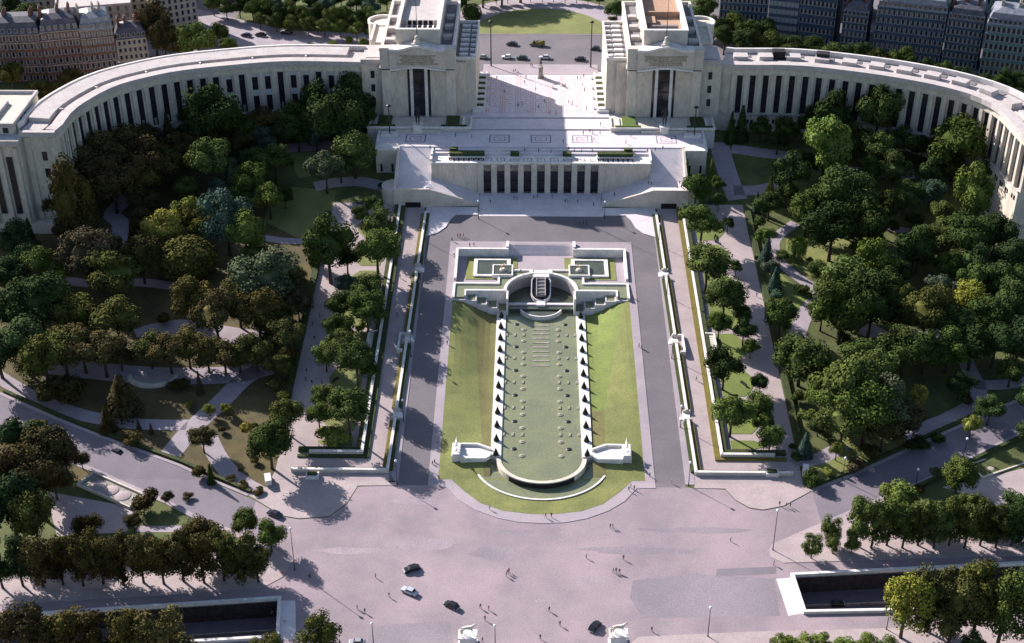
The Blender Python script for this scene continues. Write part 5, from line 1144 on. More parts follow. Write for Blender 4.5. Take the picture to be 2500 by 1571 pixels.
many('in the row over the left gravel walk', 'clipped trees in the left garden row', [(-10, 820, 100, R_, 'tdk'), (45, 800, 110, R_, 'teal'), (100, 835, 105, R_, 'olive'), (145, 815, 95, R_, 'olive'), (190, 812, 95, R_, 'brown'), (240, 822, 95, R_, 'brown'), (280, 830, 60, R_, 'dbr'), (350, 815, 75, R_, 'olive'), (395, 820, 85, R_, 'brown'), (440, 812, 80, R_, 'brown'), (485, 825, 75, R_, 'brown'), (525, 830, 75, R_, 'brown'), (560, 835, 60, R_, 'olive'), (600, 820, 70, R_, 'olive', 1.0)])
many('on the brown lawn above the left avenue', None, [(140, 912, 100, B_, 'dbr', .9), (105, 925, 60, B_, 'olive'), (180, 905, 60, B_, 'dbr'), (285, 925, 100, C_, 'dbr', 1.0), (250, 985, 50, C_, 'dbr', 1.2), (325, 1000, 16, C_, 'purp'), (355, 1008, 14, C_, 'purp'), (475, 1028, 55, R_, 'dbr'), (315, 1030, 60, B_, 'dbr', .6), (420, 905, 50, B_, 'dbr', .6), (468, 900, 22, C_, 'purp', 2.6), (445, 950, 25, B_, 'yg'), (492, 962, 26, R_, 'yg'), (532, 960, 24, R_, 'yg'), (470, 1110, 50, B_, 'dbr'), (495, 1115, 25, C_, 'dk'), (600, 1080, 24, B_, 'dbr'), (565, 1105, 20, B_, 'dbr'), (520, 1010, 26, B_, 'dbr'), (600, 1000, 26, B_, 'dbr'), (610, 1155, 30, B_, 'dbr', .5), (575, 1140, 30, B_, 'dbr', .5), (540, 1125, 30, B_, 'dbr', .5)])
many('below the left avenue', None, [(35, 1020, 80, R_, 'tdk', 1.0), (85, 1005, 50, R_, 'olive'), (110, 1060, 110, R_, 'dbr', 1.1), (150, 1070, 66, R_, 'purp', 1.1), (190, 1080, 34, R_, 'purp'), (60, 1110, 120, R_, 'dbr', 1.1), (20, 1180, 110, R_, 'tdk', 1.1), (75, 1205, 90, R_, 'olive', 1.2), (125, 1130, 70, R_, 'dbr'), (345, 1178, 66, B_, 'dbr', .9), (312, 1225, 36, R_, 'purp'), (475, 1258, 88, R_, 'dbr', .8), (395, 1168, 26, R_, 'purp'), (574, 1225, 55, R_, 'dg', 1.1), (634, 1252, 62, R_, 'mid', 1.1), (205, 1240, 60, R_, 'dbr'), (440, 1165, 30, B_, 'purp', .6)])
many('in the row above the left underpass', 'plane trees above the left underpass', [(-10+i*48, 1318-(4 if i % 2 else 0)-i*1.2, 66, P_, ('olive' if i > 10 else 'brown' if i % 3 else 'dbr') if i > 1 else 'tdk', 1.12) for i in range(13)] + [(600, 1308, 62, P_, 'olive', 1.1)])
many('in front of the left underpass', None, [(60, 1500, 110, P_, 'dbr', .9), (145, 1495, 100, P_, 'brown', .9), (225, 1505, 90, P_, 'dbr', .9), (300, 1500, 95, P_, 'brown', .9), (380, 1495, 95, P_, 'brown', 1.0), (440, 1535, 60, P_, 'brown', .8), (755, 1500, 82, P_, 'olive', .9), (640, 1520, 55, P_, 'olive', .7), (590, 1530, 50, P_, 'olive', .6)])
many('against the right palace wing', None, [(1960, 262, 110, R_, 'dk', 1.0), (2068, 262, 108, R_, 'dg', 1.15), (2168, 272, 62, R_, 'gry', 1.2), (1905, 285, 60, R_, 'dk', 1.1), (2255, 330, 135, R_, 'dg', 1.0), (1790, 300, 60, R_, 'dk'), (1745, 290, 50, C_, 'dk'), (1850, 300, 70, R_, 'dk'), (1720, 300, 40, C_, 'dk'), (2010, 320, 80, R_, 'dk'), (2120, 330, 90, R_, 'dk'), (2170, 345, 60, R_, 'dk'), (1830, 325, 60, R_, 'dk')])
many('in the upper right garden', None, [(1945, 335, 125, R_, 'br', 1.05), (1995, 340, 60, R_, 'mid'), (1862, 400, 90, R_, 'dg', 1.0), (1905, 385, 60, R_, 'dk'), (2065, 345, 88, R_, 'mid'), (2105, 395, 90, R_, 'dk'), (2050, 395, 70, R_, 'dg'), (1965, 450, 130, R_, 'dg', 1.1), (2010, 470, 120, R_, 'dg', 1.1), (1900, 490, 90, R_, 'dg', 1.1), (1960, 530, 130, R_, 'dk', .9), (2040, 520, 110, R_, 'dk', 1.1), (2090, 480, 80, R_, 'dk'), (2130, 455, 80, R_, 'dg'), (2188, 400, 62, R_, 'teal', 1.2), (2190, 450, 70, R_, 'blue'), (2215, 500, 70, R_, 'mid'), (2290, 450, 95, R_, 'mid', 1.6), (2320, 400, 80, R_, 'dk'), (2250, 395, 70, R_, 'dk'), (2225, 350, 60, R_, 'dk'), (2345, 440, 50, R_, 'dk'),
  (1850, 450, 60, R_, 'dg'), (1812, 435, 30, C_, 'yel', 1.6), (1810, 478, 66, R_, 'dg'), (1780, 475, 30, C_, 'blue', 1.8), (1878, 585, 60, 'willow', 'br', 1.3), (1925, 635, 52, R_, 'dg', 1.0), (1905, 610, 22, B_, 'br'), (2100, 530, 30, R_, 'dk'), (2150, 515, 40, R_, 'dk'), (2240, 540, 80, R_, 'mid'), (2165, 560, 50, R_, 'gry')])
many('along the hedge of the right garden', None, [(1790, 520, 40, B_, 'dg', 1.0), (1800, 555, 40, R_, 'mid'), (1805, 590, 44, C_, 'blue', 1.3), (1815, 630, 40, R_, 'gry'), (1825, 655, 40, C_, 'blue', 1.5), (1830, 695, 40, B_, 'blue'), (1836, 740, 70, R_, 'dg', 1.05), (1885, 680, 36, B_, 'dg'), (1905, 695, 24, B_, 'dk'), (1840, 600, 26, R_, 'dg'), (1870, 1075, 30, B_, 'dg')])
many('in the middle of the right garden', None, [(1990, 655, 100, R_, 'mid', 1.0), (2065, 605, 85, R_, 'br', 1.0), (2035, 575, 60, R_, 'mid'), (1950, 680, 70, R_, 'mid'), (1935, 730, 70, R_, 'mid'), (1985, 720, 110, R_, 'dg', 1.1), (2055, 700, 110, R_, 'dk', 1.2), (2085, 660, 70, R_, 'dg'), (2110, 640, 60, R_, 'dk'), (2155, 575, 90, R_, 'dk', 1.0), (2200, 560, 70, R_, 'mid'), (2130, 695, 42, R_, 'yg', 1.4), (2160, 600, 60, R_, 'dg'), (2280, 560, 90, R_, 'teal', 1.0), (2345, 540, 90, R_, 'tdk'), (2390, 600, 90, R_, 'tdk'), (2300, 610, 80, R_, 'teal'), (2215, 680, 70, R_, 'gry'), (2180, 730, 110, R_, 'olive', .9), (2240, 760, 90, R_, 'dg'), (2280, 700, 70, R_, 'yg', 1.1), (2330, 740, 90, R_, 'dg'), (2385, 710, 80, R_, 'teal', 1.1), (2360, 660, 90, R_, 'teal'), (2420, 660, 80, R_, 'tdk'), (2290, 650, 80, R_, 'dg'), (2240, 620, 70, R_, 'dg'), (2120, 745, 70, R_, 'olive'), (1980, 790, 40, B_, 'dg'), (2420, 780, 80, R_, 'tdk')])
many('in the row over the right gravel walk', 'trees in the right garden row', [(1885, 840, 110, R_, 'dg', .7), (1940, 865, 60, R_, 'dg'), (2030, 835, 90, R_, 'dg'), (2080, 825, 90, R_, 'dg'), (2130, 820, 95, R_, 'dg'), (2180, 815, 95, R_, 'dg'), (2235, 812, 95, R_, 'dg'), (2290, 805, 95, R_, 'dk'), (2345, 800, 95, R_, 'tdk'), (2400, 800, 95, R_, 'tdk')])
many('in the lower right garden', None, [(2000, 900, 130, R_, 'mid', 1.0), (2060, 870, 90, R_, 'mid', 1.0), (1950, 930, 90, R_, 'mid', 1.0), (2040, 960, 120, R_, 'mid', 1.0), (1985, 985, 100, R_, 'mid', .9), (2095, 950, 100, R_, 'gry', 1.1), (2130, 980, 80, R_, 'purp', .9), (2080, 1005, 90, R_, 'dbr', .8), (1895, 1045, 45, C_, 'blue', 1.3), (1925, 1000, 40, R_, 'dk'), (1968, 1055, 36, R_, 'yg', 1.1), (2010, 1090, 50, B_, 'purp'), (1900, 980, 50, B_, 'mid'), (1880, 930, 40, B_, 'dg'), (2160, 1040, 60, B_, 'dk', .7), (2210, 1030, 50, B_, 'dk', .6), (2050, 1060, 50, B_, 'dbr', .7), (2285, 1000, 40, R_, 'yg', 1.2), (2330, 960, 60, R_, 'teal'), (2160, 930, 40, R_, 'yg', 1.3), (1905, 1120, 50, B_, 'dg', 1.0), (1945, 1110, 30, B_, 'yg'), (1865, 1050, 26, B_, 'dk'), (2260, 900, 60, R_, 'dk'), (2380, 870, 60, R_, 'dg'), (2420, 930, 60, R_, 'tdk'), (2270, 940, 34, B_, 'purp', 1.5)])
many('beside the right promenade', None, [(1637, 440, 62, R_, 'dg', .95), (1615, 405, 24, C_, 'br', 2.6), (1674, 400, 24, C_, 'br', 2.6), (1690, 430, 30, R_, 'dg'), (1652, 515, 88, R_, 'mid', .7), (1690, 470, 32, R_, 'dg'), (1664, 615, 92, R_, 'mid', .75), (1712, 524, 28, R_, 'dg'), (1731, 625, 32, R_, 'dg'), (1705, 692, 82, R_, 'dg', .95), (1748, 735, 44, R_, 'dg'), (1692, 757, 52, R_, 'dg', .95), (1750, 770, 52, R_, 'dg'), (1766, 815, 36, R_, 'mid'), (1705, 855, 72, R_, 'dk', 1.0), (1788, 897, 38, R_, 'dk'), (1722, 965, 84, R_, 'mid', .75), (1785, 950, 58, R_, 'mid'), (1795, 990, 46, R_, 'mid'), (1812, 1025, 60, R_, 'mid', .8)])
many('below the right avenue', None, [(2112, 1165, 84, R_, 'br', .95), (2256, 1115, 76, R_, 'mid', 1.1), (2200, 1110, 26, R_, 'gry'), (2280, 1190, 50, R_, 'mid', 1.2), (2160, 1150, 30, B_, 'dbr'), (2390, 1190, 60, R_, 'teal', 1.1), (2425, 1010, 60, R_, 'tdk')])
many('over the right underpass', 'plane trees above the right underpass', [(2022+i*37, 1225+(3 if i % 2 else -3), 60, P_, 'mid' if i < 8 else 'dg' if i < 10 else 'teal', 1.15) for i in range(13)])
many('young and standing on the triangular pavement', None, [(1912, 1280, 36, P_, 'mid', 1.0), (1957, 1245, 38, P_, 'mid', 1.2), (1962, 1275, 30, P_, 'mid', 1.0), (2006, 1270, 30, P_, 'mid', 1.2)])
many('in front of the right underpass', None, [(2135, 1412, 92, P_, 'yg', 1.1), (2195, 1400, 88, P_, 'olive', 1.1), (2250, 1425, 92, P_, 'olive', 1.1), (2310, 1400, 100, P_, 'olive', 1.15), (2370, 1420, 100, P_, 'dg', 1.15), (2430, 1400, 90, P_, 'tdk', 1.15)])
many('at the lower right photo edge', 'tree tops along the lower right edge', [(1845+i*47, 1522+(i % 2)*5, 56, P_, 'br' if i < 5 else 'mid', .7) for i in range(6)] + [(2290, 1520, 60, P_, 'teal', .6)])
many('beside the road behind the left wing', None, [(465, 95, 78, R_, 'mid', .95), (515, 75, 45, R_, 'dg'), (535, 105, 35, R_, 'mid'), (360, 55, 70, R_, 'dbr', 1.4), (385, 90, 60, R_, 'dbr', 1.2), (425, 110, 60, R_, 'dbr'), (820, 92, 30, B_, 'mid'), (855, 98, 40, B_, 'mid'), (780, 104, 36, B_, 'yg'), (735, 108, 26, B_, 'mid')])
many('in the belt under the cemetery wall', 'trees in the belt at the top left', [(500+i*31, 6+i*2.6+(8 if i % 2 else 0), 36, R_, ('mid', 'dg', 'dk')[i % 3], 1.0) for i in range(14)]+[(585+i*36, -6+(i % 3)*9, 40, R_, ('dk', 'dg', 'blue')[i % 3]) for i in range(10)]+[(610+i*38, 44+i*4.2, 34, R_, ('mid', 'dg')[i % 2]) for i in range(8)])
many('before the brick houses at the far left', None, [(30, 205, 60, R_, 'olive'), (80, 200, 60, R_, 'olive'), (125, 200, 60, R_, 'dbr'), (170, 185, 50, R_, 'dbr'), (30, 165, 40, R_, 'tdk'), (60, 40, 70, R_, 'dg'), (120, 45, 60, R_, 'olive'), (15, 20, 60, R_, 'tdk')])
many('beside the round lawn at the top', None, [(1110, 30, 42, 'dome', 'dk', 1.0), (1450, 22, 48, R_, 'dg'), (1440, 45, 24, B_, 'dk')] + [(1140+i*27, -4-8*sin(pi*i/10), 22, R_, 'dk') for i in range(11)])
many('left of the round upper lawn', None, [(1075, 2, 46, R_, 'dk'), (1095, -22, 60, R_, 'dg'), (1135, -34, 66, R_, 'mid'), (1180, -42, 70, R_, 'dg'), (1225, -46, 66, R_, 'dk')])
many('under the blue houses on the right', 'trees in the belt under the blue houses', [(1640+i*40, 40+i*7+(14 if i % 2 else 0), 56, R_, ('dg', 'dk', 'mid')[i % 3]) for i in range(5)]+[(1705+i*52, 84+i*7.2+(8 if i % 2 else 0), 58, R_, ('dk', 'dk', 'dg')[i % 3]) for i in range(9)]+[(2180+i*45, 160+i*12, 54, R_, ('dk', 'dg', 'tdk')[i % 3]) for i in range(6)]+[(1660, 15, 50, R_, 'mid'), (1720, 60, 40, R_, 'dg')])
# labels: what the tree looks like and where; rank from the left when several share the words
from collections import defaultdict
D1 = defaultdict(list)
for r in trees: D1[(r[3], r[4], r[5], r[6])].append(r)
for k, L in D1.items():
    L.sort(key=lambda r: r[1]); kindw = 'bush' if k[3] == 'bush' else 'tree'
    for i, r in enumerate(L):
        base = f'{k[0]} {k[1]} {kindw} {k[2]}'
        r[0]['label'] = base if len(L) == 1 else f'{base}, {ORD[i]} from the left'

# ------------------------------------------------------------------ lamps, masts
lp = None
def lamp(px, py, top, label, tall=False, group='street lamps with white globes'):
    global lp
    g = UG(px, py); h = max(5, (py-top)/ppm(g)/cos(PITCH+atan2(785-py, F)*-1))
    t = thing('mast' if tall else 'street_lamp', label, 'mast' if tall else 'street lamp', g, 0, group)
    b = MB(); r = .22 if tall else .13; b.tube([(0, 0, 0), (0, 0, 1.2), (0, 0, h)], [r*1.7, r, r*.6], 8); b.build('post', 'metal_dark', t)
    b = MB()
    if tall: b.lathe((0, 0, h), [(.25, 0), (.9, .25), (.9, .6), (.3, .9)], 12); b.build('lamp_head', 'metal_dark', t)
    else: b.lathe((0, 0, h-.1), [(.15, 0), (.42, .3), (.42, .6), (.15, .9)], 12); b.build('lamp_globe', 'lamp_white', t)
for i, (x, y, tp) in enumerate([(969.4, 1184.4, 1129), (1681, 1187, 1133)]): lamp(x, y, tp, f'street lamp at the lower end of the {SIDE[i*2-1]} side street')
for i, (x, y, tp) in enumerate([(985, 1030, 980), (1004, 872, 812), (1018, 720, 668), (1038, 590, 545)]): lamp(x, y, tp, f'{ORD[3-i]} street lamp from the top along the left street')
for i, (x, y, tp) in enumerate([(1661, 1045, 995), (1640, 877, 820), (1628, 725, 672), (1608, 600, 550)]): lamp(x, y, tp, f'{ORD[3-i]} street lamp from the top along the right street')
for i, (x, y, tp) in enumerate([(1168, 535, 494), (1476, 535, 496)]): lamp(x, y, tp, f'slim lamp post at the {SIDE[i*2-1]} end of the theatre forecourt')
lamp(720, 1393, 1297, 'tall dark street lamp on the tip of the left pavement'); lamp(1886.7, 1344, 1252, 'tall dark street lamp on the tip of the right triangular pavement')
lamp(1728, 1555, 1489, 'street lamp with white globe on the quay pavement'); lamp(912, 1575, 1527, 'dark lamp post cut by the lower edge left of the statues')
lamp(1209, 1580, 1532, 'lamp with white globe between the two statues'); lamp(2164, 1538, 1462, 'street lamp in front of the right underpass')
lamp(2056, 1172, 1122, 'street lamp on the right garden lawn near the avenue'); lamp(2355, 1105, 1080, 'street lamp on the right avenue pavement'); lamp(2236, 1180, 1160, 'short lamp at the kerb of the right avenue')
lamp(2263, 707, 675, 'white topped lamp among the middle right trees'); lamp(2427, 658, 632, 'white topped lamp near the right edge trees')
for px, py, z, tp, lb in ((956, 408, 14, 262, 'very tall dark mast at the left end of the terrace'), (1689, 412, 14, 266, 'very tall dark mast at the right end of the terrace'), (1199, 162, 28.9, 56, 'tall dark mast left of the esplanade road'), (1442, 165, 28.9, 58, 'tall dark mast right of the esplanade road')):
    g = U(px, py, z); h = 10.
    while (lambda p: 785.5-F*(Vector(p)-Vector((CX, 0, CH))).dot(AU)/(Vector(p)-Vector((CX, 0, CH))).dot(AW))((g.x, g.y, z+h)) > tp and h < 45: h += .2
    t = thing('mast', lb, 'mast', g, 0, None); b = MB(); b.tube([(0, 0, -2), (0, 0, 1.5), (0, 0, h)], [.4, .3, .2], 8); b.build('post', 'metal_dark', t)
    b = MB(); b.lathe((0, 0, h), [(.3, 0), (1.0, .3), (1.0, .7), (.3, 1.1)], 12); b.build('lamp_head', 'metal_dark', t)

# ------------------------------------------------------------------ cars
def make_car(name, kind):
    t = thing(name, 'x', 'car')
    b = MB()
    prof = {'sedan': [(-2.2, .35), (-2.2, .75), (-1.95, .95), (-1.2, 1.0), (.7, 1.02), (1.9, .92), (2.2, .72), (2.2, .35)], 'beetle': [(-2.0, .35), (-2.0, .55), (-1.7, .85), (-1.2, 1.02), (.6, 1.0), (1.5, .9), (1.95, .65), (2.0, .35)], 'truck': [(-3, .5), (-3, .9), (0.4, .9), (1.0, .95), (2.4, .95), (2.6, .8), (2.6, .4)]}[kind]
    n = len(prof)
    def shell(prof, ws, mi):
        rows = []
        for x, z in ws:
            k = len(b.v); b.v += [(x*1.0, p[0], p[1]*1.0 if abs(x) < ws[0][2-1]+9 else p[1]) for p in prof]; rows.append(k)
        return rows
    W = .82; xs = [-W, -W*.92, 0, W*.92, W]
    rows = []
    for x in xs:
        k = len(b.v); e = .1 if abs(x) == W else 0
        b.v += [(x, p[0]*(1-e*.35), p[1]-e*(.8 if p[1] > .5 else 0)) for p in prof]; rows.append(k)
    for a, c in zip(rows, rows[1:]):
        for j in range(n): b.f.append((a+j, c+j, c+(j+1) % n, a+(j+1) % n)); b.mi.append(0)
    b.f.append(tuple(rows[0]+j for j in range(n))); b.mi.append(0); b.f.append(tuple(rows[-1]+j for j in reversed(range(n)))); b.mi.append(0)
    if kind == 'truck': b.box(-.95, .95, -3, .2, .9, 1.05, 0)
    o = b.build('body', 'paint', t); o['tinted'] = 1; md = None
    c0, c1 = {'sedan': (-1.5, 1.0), 'beetle': (-1.55, .85), 'truck': (.3, 1.6)}[kind]; zt = {'sedan': 1.5, 'beetle': 1.5, 'truck': 2.0}[kind]
    b = MB(); zb = .98; i1 = .35
    A = [(-.74, c0, zb), (.74, c0, zb), (.74, c1, zb), (-.74, c1, zb)]; B2 = [(-.6, c0+.45, zt-.06), (.6, c0+.45, zt-.06), (.6, c1-.5, zt-.06), (-.6, c1-.5, zt-.06)]
    for i in range(4): b.face([A[i], A[(i+1) % 4], B2[(i+1) % 4], B2[i]])
    b.face(B2); b.build('windows', 'glass', t)
    b = MB(); b.prism([(-.63, c0+.42), (.63, c0+.42), (.63, c1-.46), (-.63, c1-.46)], zt-.07, zt); b.tube([(-.72, c1-.05, zb), (-.6, c1-.48, zt)], .04, 5); b.tube([(.72, c1-.05, zb), (.6, c1-.48, zt)], .04, 5); b.tube([(-.72, c0+.02, zb), (-.6, c0+.44, zt)], .07, 5); b.tube([(.72, c0+.02, zb), (.6, c0+.44, zt)], .07, 5)
    o = b.build('car_roof', 'paint', t); o['tinted'] = 1
    w0 = None
    for sx in (-1, 1):
        for y in ((-1.35, 1.4) if kind != 'truck' else (-2, 1.8)):
            if w0 is None:
                b = MB(); r = .34
                for (x0, rr, mi) in ((-.1, r, 0),):
                    b.tube([(-.11, 0, 0), (.11, 0, 0)], r, 14, 0); b.tube([(-.125, 0, 0), (.125, 0, 0)], r*.5, 12, 1)
                w0 = b.build('wheel', ['tire', 'chrome'], t); o = w0
            else: o = w0.copy(); COL.objects.link(o)
            o.parent = t; o.location = (sx*.74, y, .34)
    b = MB(); yb = prof[-1][0]; b.box(-.8, .8, yb-.02, yb+.12, .42, .56); b.box(-.8, .8, prof[0][0]-.12, prof[0][0]+.02, .42, .56); b.build('bumpers', 'chrome', t)
    for sx in (-1, 1): b = MB(); b.blob((sx*.58, yb-.12, .72), .13, 8, 6); b.build('headlight', 'lamp_white', t)
    if kind == 'truck':
        b = MB(); b.box(-1.0, 1.0, -3.05, -2.95, 1.05, 1.6); b.box(-1.0, -.94, -2.95, .2, 1.05, 1.6); b.box(.94, 1.0, -2.95, .2, 1.05, 1.6); b.blob((0, -1.5, 1.3), (.8, 1.2, .5), 8, 6); b.build('load', 'hedge_olive', t)
    return t
proto_c = {}
CC = dict(black=(.012, .012, .014), dark=(.02, .025, .04), white=(.7, .7, .72), grey=(.3, .31, .34), blue=(.08, .12, .25), silver=(.42, .44, .5), olive=(.12, .12, .05), green=(.03, .06, .05))
def car(px, py, ang, kind, col, label, z=None, group=None, sc=1.0):
    g = UG(px, py, .04) if z is None else U(px, py, z)
    if kind not in proto_c:
        t = make_car('pickup_truck' if kind == 'truck' else 'car', kind); proto_c[kind] = t; t.location = g; t.rotation_euler = (0, 0, radians(ang)); t['label'] = label
        for c in t.children:
            if 'tinted' in c: c.color = (*CC[col], 1)
        if group: t['group'] = group
    else: t = dup(proto_c[kind], g, radians(ang), label, group, color=CC[col])
    t.scale = (sc,)*3; return t
ZU = 28.89
for px, py, a, k, c, lb in ((1005, 1393, 115, 'sedan', 'black', 'black car driving past left of centre on the square'), (1000, 1448, 62, 'sedan', 'silver', 'silver blue car on the square right of a lone walker'), (1103, 1482, 58, 'beetle', 'black', 'rounded black car in the lower middle of the square'),
      (1452, 1533, -35, 'beetle', 'black', 'black car beside the right equestrian statue'), (286, 1108, 62, 'sedan', 'black', 'dark car driving on the left avenue'), (671, 1259, 62, 'sedan', 'dark', 'dark car where the left avenue meets the square')):
    car(px, py, a, k, c, lb, .045, 'cars on the square and the avenues', 1.12)
car(2044, 1478, -85, 'beetle', 'black', 'black car in the shadow of the right underpass', -5.98)
car(872, 1572, 90, 'sedan', 'grey', 'grey car cut by the lower edge beside a tree', .045)
for i, (px, py, a, k, c, lb) in enumerate(((1250, 111, 82, 'sedan', 'dark', 'dark car in the shade on the upper road'), (1238, 143, 90, 'beetle', 'white', 'white car parked at the terrace kerb, leftmost there'), (1274, 145, 90, 'sedan', 'green', 'dark green car parked second at the terrace kerb'), (1331, 144, 90, 'sedan', 'silver', 'pale car parked behind the column statue'),
      (1416, 148, 88, 'sedan', 'black', 'black car parked near the right end of the terrace kerb'), (1453, 122, 85, 'beetle', 'dark', 'dark car beside the right tall mast'), (602, 90, 70, 'sedan', 'dark', 'dark car on the pale junction, leftmost'), (637, 89, 75, 'sedan', 'black', 'black car on the pale junction, rightmost'), (700, 84, 80, 'sedan', 'black', 'black car in the shade before the belt of trees'), (1178, 143, 88, 'sedan', 'grey', 'grey car peeping out beside the left pavilion'))):
    car(px, py, a, k, c, lb, ZU, 'cars on the upper road', 1.25)
car(1310, 112, 85, 'truck', 'olive', 'olive open truck with a load on the upper road', ZU, None, 1.3)
# two vans near the garden corners
for px, py, a, lb in ((655, 1177, 15, 'white delivery van parked at the left garden corner'), (1966, 1155, -12, 'white delivery van parked at the right garden corner')):
    g = UG(px, py, .17); t = thing('delivery_van', lb, 'van', g, radians(a), 'delivery vans')
    b = MB(); b.prism([(-.95, -2.4), (.95, -2.4), (.95, 1.6), (-.95, 1.6)], .45, 2.25); b.prism([(-.9, 1.6), (.9, 1.6), (.85, 2.5), (-.85, 2.5)], .45, lambda x, y: 1.25); o = b.build('body', 'white_stone', t)
    b = MB(); b.box(-.8, .8, 1.6, 1.68, 1.3, 2.0); b.box(-.97, -.94, .5, 1.4, 1.3, 1.9); b.box(.94, .97, .5, 1.4, 1.3, 1.9); b.build('windows', 'glass', t)
    for sx in (-1, 1):
        for y in (-1.5, 1.6): b = MB(); b.tube([(sx*.85-.1, y, .36), (sx*.85+.1, y, .36)], .36, 12); b.build('wheel', 'tire', t)

# ------------------------------------------------------------------ people
def pmesh(kind, cl, leg):
    sk = body(step=.32, arm=.2) if kind == 'walk' else body(step=.08, arm=.06, elbow=.12)
    def mf(c):
        if c.z > 1.66: return 3
        if c.z > 1.5: return 2
        if c.z < .98 and abs(c.x) > .2: return 2
        return 0 if c.z > .88 else 1
    return skinned('person', sk, [cl, leg, 'skin', 'hair'], 1, 1, mf)
PM = {}
CLW = dict(cloth_dark='black', cloth_navy='navy', cloth_red='red', cloth_white='white', cloth_grey='grey', cloth_tan='tan')
PR = random.Random(11); pcount = defaultdict(list)
def person(px, py, z=None, region='', cl=None, kind=None):
    cl = cl or PR.choice(['cloth_dark', 'cloth_dark', 'cloth_navy', 'cloth_grey', 'cloth_red', 'cloth_white', 'cloth_tan']); kind = kind or PR.choice(['walk', 'walk', 'stand'])
    leg = 'cloth_grey' if cl == 'cloth_tan' else 'cloth_dark'
    key = (kind, cl)
    if key not in PM: PM[key] = pmesh(kind, cl, leg)
    g = UG(px, py, .05) if z is None else U(px, py, z)
    o = bpy.data.objects.new('person', PM[key]); COL.objects.link(o); o.location = g; o.rotation_euler = (0, 0, PR.uniform(0, 6.28)); o.scale = (1.08,)*3
    o['category'] = 'person'; pcount[(cl, kind, region)].append((px, py, o)); return o
SQ = 'on the open square'
for x, y in ((917, 1411), (950, 1458), (1236, 1408), (1243, 1398), (1240, 1402), (1173, 1486), (1193, 1490), (1184, 1515), (872, 1487), (891, 1497), (691, 1408), (756, 1413), (760, 1409), (1490, 1290), (1496, 1289), (1431, 1363), (1522, 1367), (1497, 1398), (1504, 1398), (1512, 1400), (1341, 1493), (1367, 1528), (1319, 1561), (1591, 1542), (1783, 1322), (1889, 1380), (695, 1520), (665, 1503), (1178, 1568)): person(x, y, .05, SQ)
for x, y in ((1195, 1244), (1332, 1264), (1346, 1263), (1540, 1192), (1548, 1196), (1535, 1199), (1586, 1165), (1640, 1180), (1061, 1133), (1056, 1137), (1068, 1090)): person(x, y, .2, 'on the pavement round the fountain')
for x, y in ((1903, 1235), (1919, 1238), (1929, 1238)): person(x, y, .2, 'at the kerb of the right corner', kind='stand')
for x, y in ((1096, 805), (1092, 842), (1118, 580), (1124, 580), (1131, 578), (1104, 590), (1109, 628), (1543, 728), (1560, 848), (1566, 852), (1271, 668), (1157, 602), (1147, 603)): person(x, y, None, 'on the pavements beside the street')
for x, y in ((1416, 548), (1424, 548), (1431, 547)): person(x, y, None, 'in the trio before the theatre', 'cloth_dark', 'stand')
for x, y in ((977, 680), (970, 773), (1700, 930), (763, 795), (781, 775), (768, 830), (749, 910), (747, 930), (762, 938), (786, 938), (829, 516), (824, 718), (1788, 630), (1847, 725), (1765, 530)): person(x, y, None, 'on the garden walks')
TP = 28.46
for x, y, z in ((1112, 335, 28), (1152, 337, 28), (1424, 330, 28), (1440, 325, 28), (1447, 328, 28), (1450, 345, 28), (1465, 330, 28), (1466, 308, 28.5), (1375, 350, 28), (1540, 335, 28), (1600, 370, 28), (1618, 366, 28), (1281, 372, 26.5), (1315, 372, 27), (1345, 374, 27), (1388, 368, 28), (1402, 372, 28), (1420, 374, 28), (1446, 374, 28), (1050, 365, 28), (1528, 352, 28)): person(x, y, z, 'on the front terrace', PR.choice(['cloth_dark', 'cloth_red', 'cloth_navy', 'cloth_grey']))
for x, y in ((1265, 262), (1275, 258), (1289, 275), (1231, 228), (1315, 265), (1330, 252), (1357, 282), (1342, 280), (1284, 193), (1281, 205), (1308, 222), (1350, 217), (1380, 213), (1388, 253), (1398, 256), (1410, 195), (1418, 195), (1425, 190), (1422, 212), (1427, 225), (1213, 195), (1432, 270)): person(x, y, 28.92, 'on the mosaic esplanade')
for x, y in ((1254, 178), (1259, 176), (1265, 180), (1296, 163), (1300, 164)): person(x, y, 28.95, 'by the column statue')
for x, y in ((1197, 497), (1255, 488), (1262, 489), (1303, 486), (1312, 484), (1348, 486), (1380, 496), (1386, 495), (1410, 496), (1468, 490), (1449, 504)): person(x, y, 13.01, 'on the theatre forecourt', PR.choice(['cloth_dark', 'cloth_red', 'cloth_navy']))
for x, y, z in ((1024, 394, 22), (1032, 396, 21.5), (1037, 397, 21.5), (1601, 420, 20), (1610, 424, 20), (1623, 430, 20), (1630, 434, 20), (1604, 388, 23), (1612, 395, 22), (1649, 405, 21.5), (1583, 452, 19.5), (1590, 453, 19.8), (1659, 452, 20), (1500, 480, 15)): person(x, y, z, 'on the theatre ramps', PR.choice(['cloth_dark', 'cloth_navy', 'cloth_grey']))
for (cl, kind, reg), L in pcount.items():
    L.sort(key=lambda r: r[0]); pose = 'walking' if kind == 'walk' else 'standing'
    for i, (x, y, o) in enumerate(L):
        o['label'] = f'person in {CLW[cl]} {pose} {reg}' + ('' if len(L) == 1 else f', {ORD[i]} from the left'); o['group'] = 'people in the view'
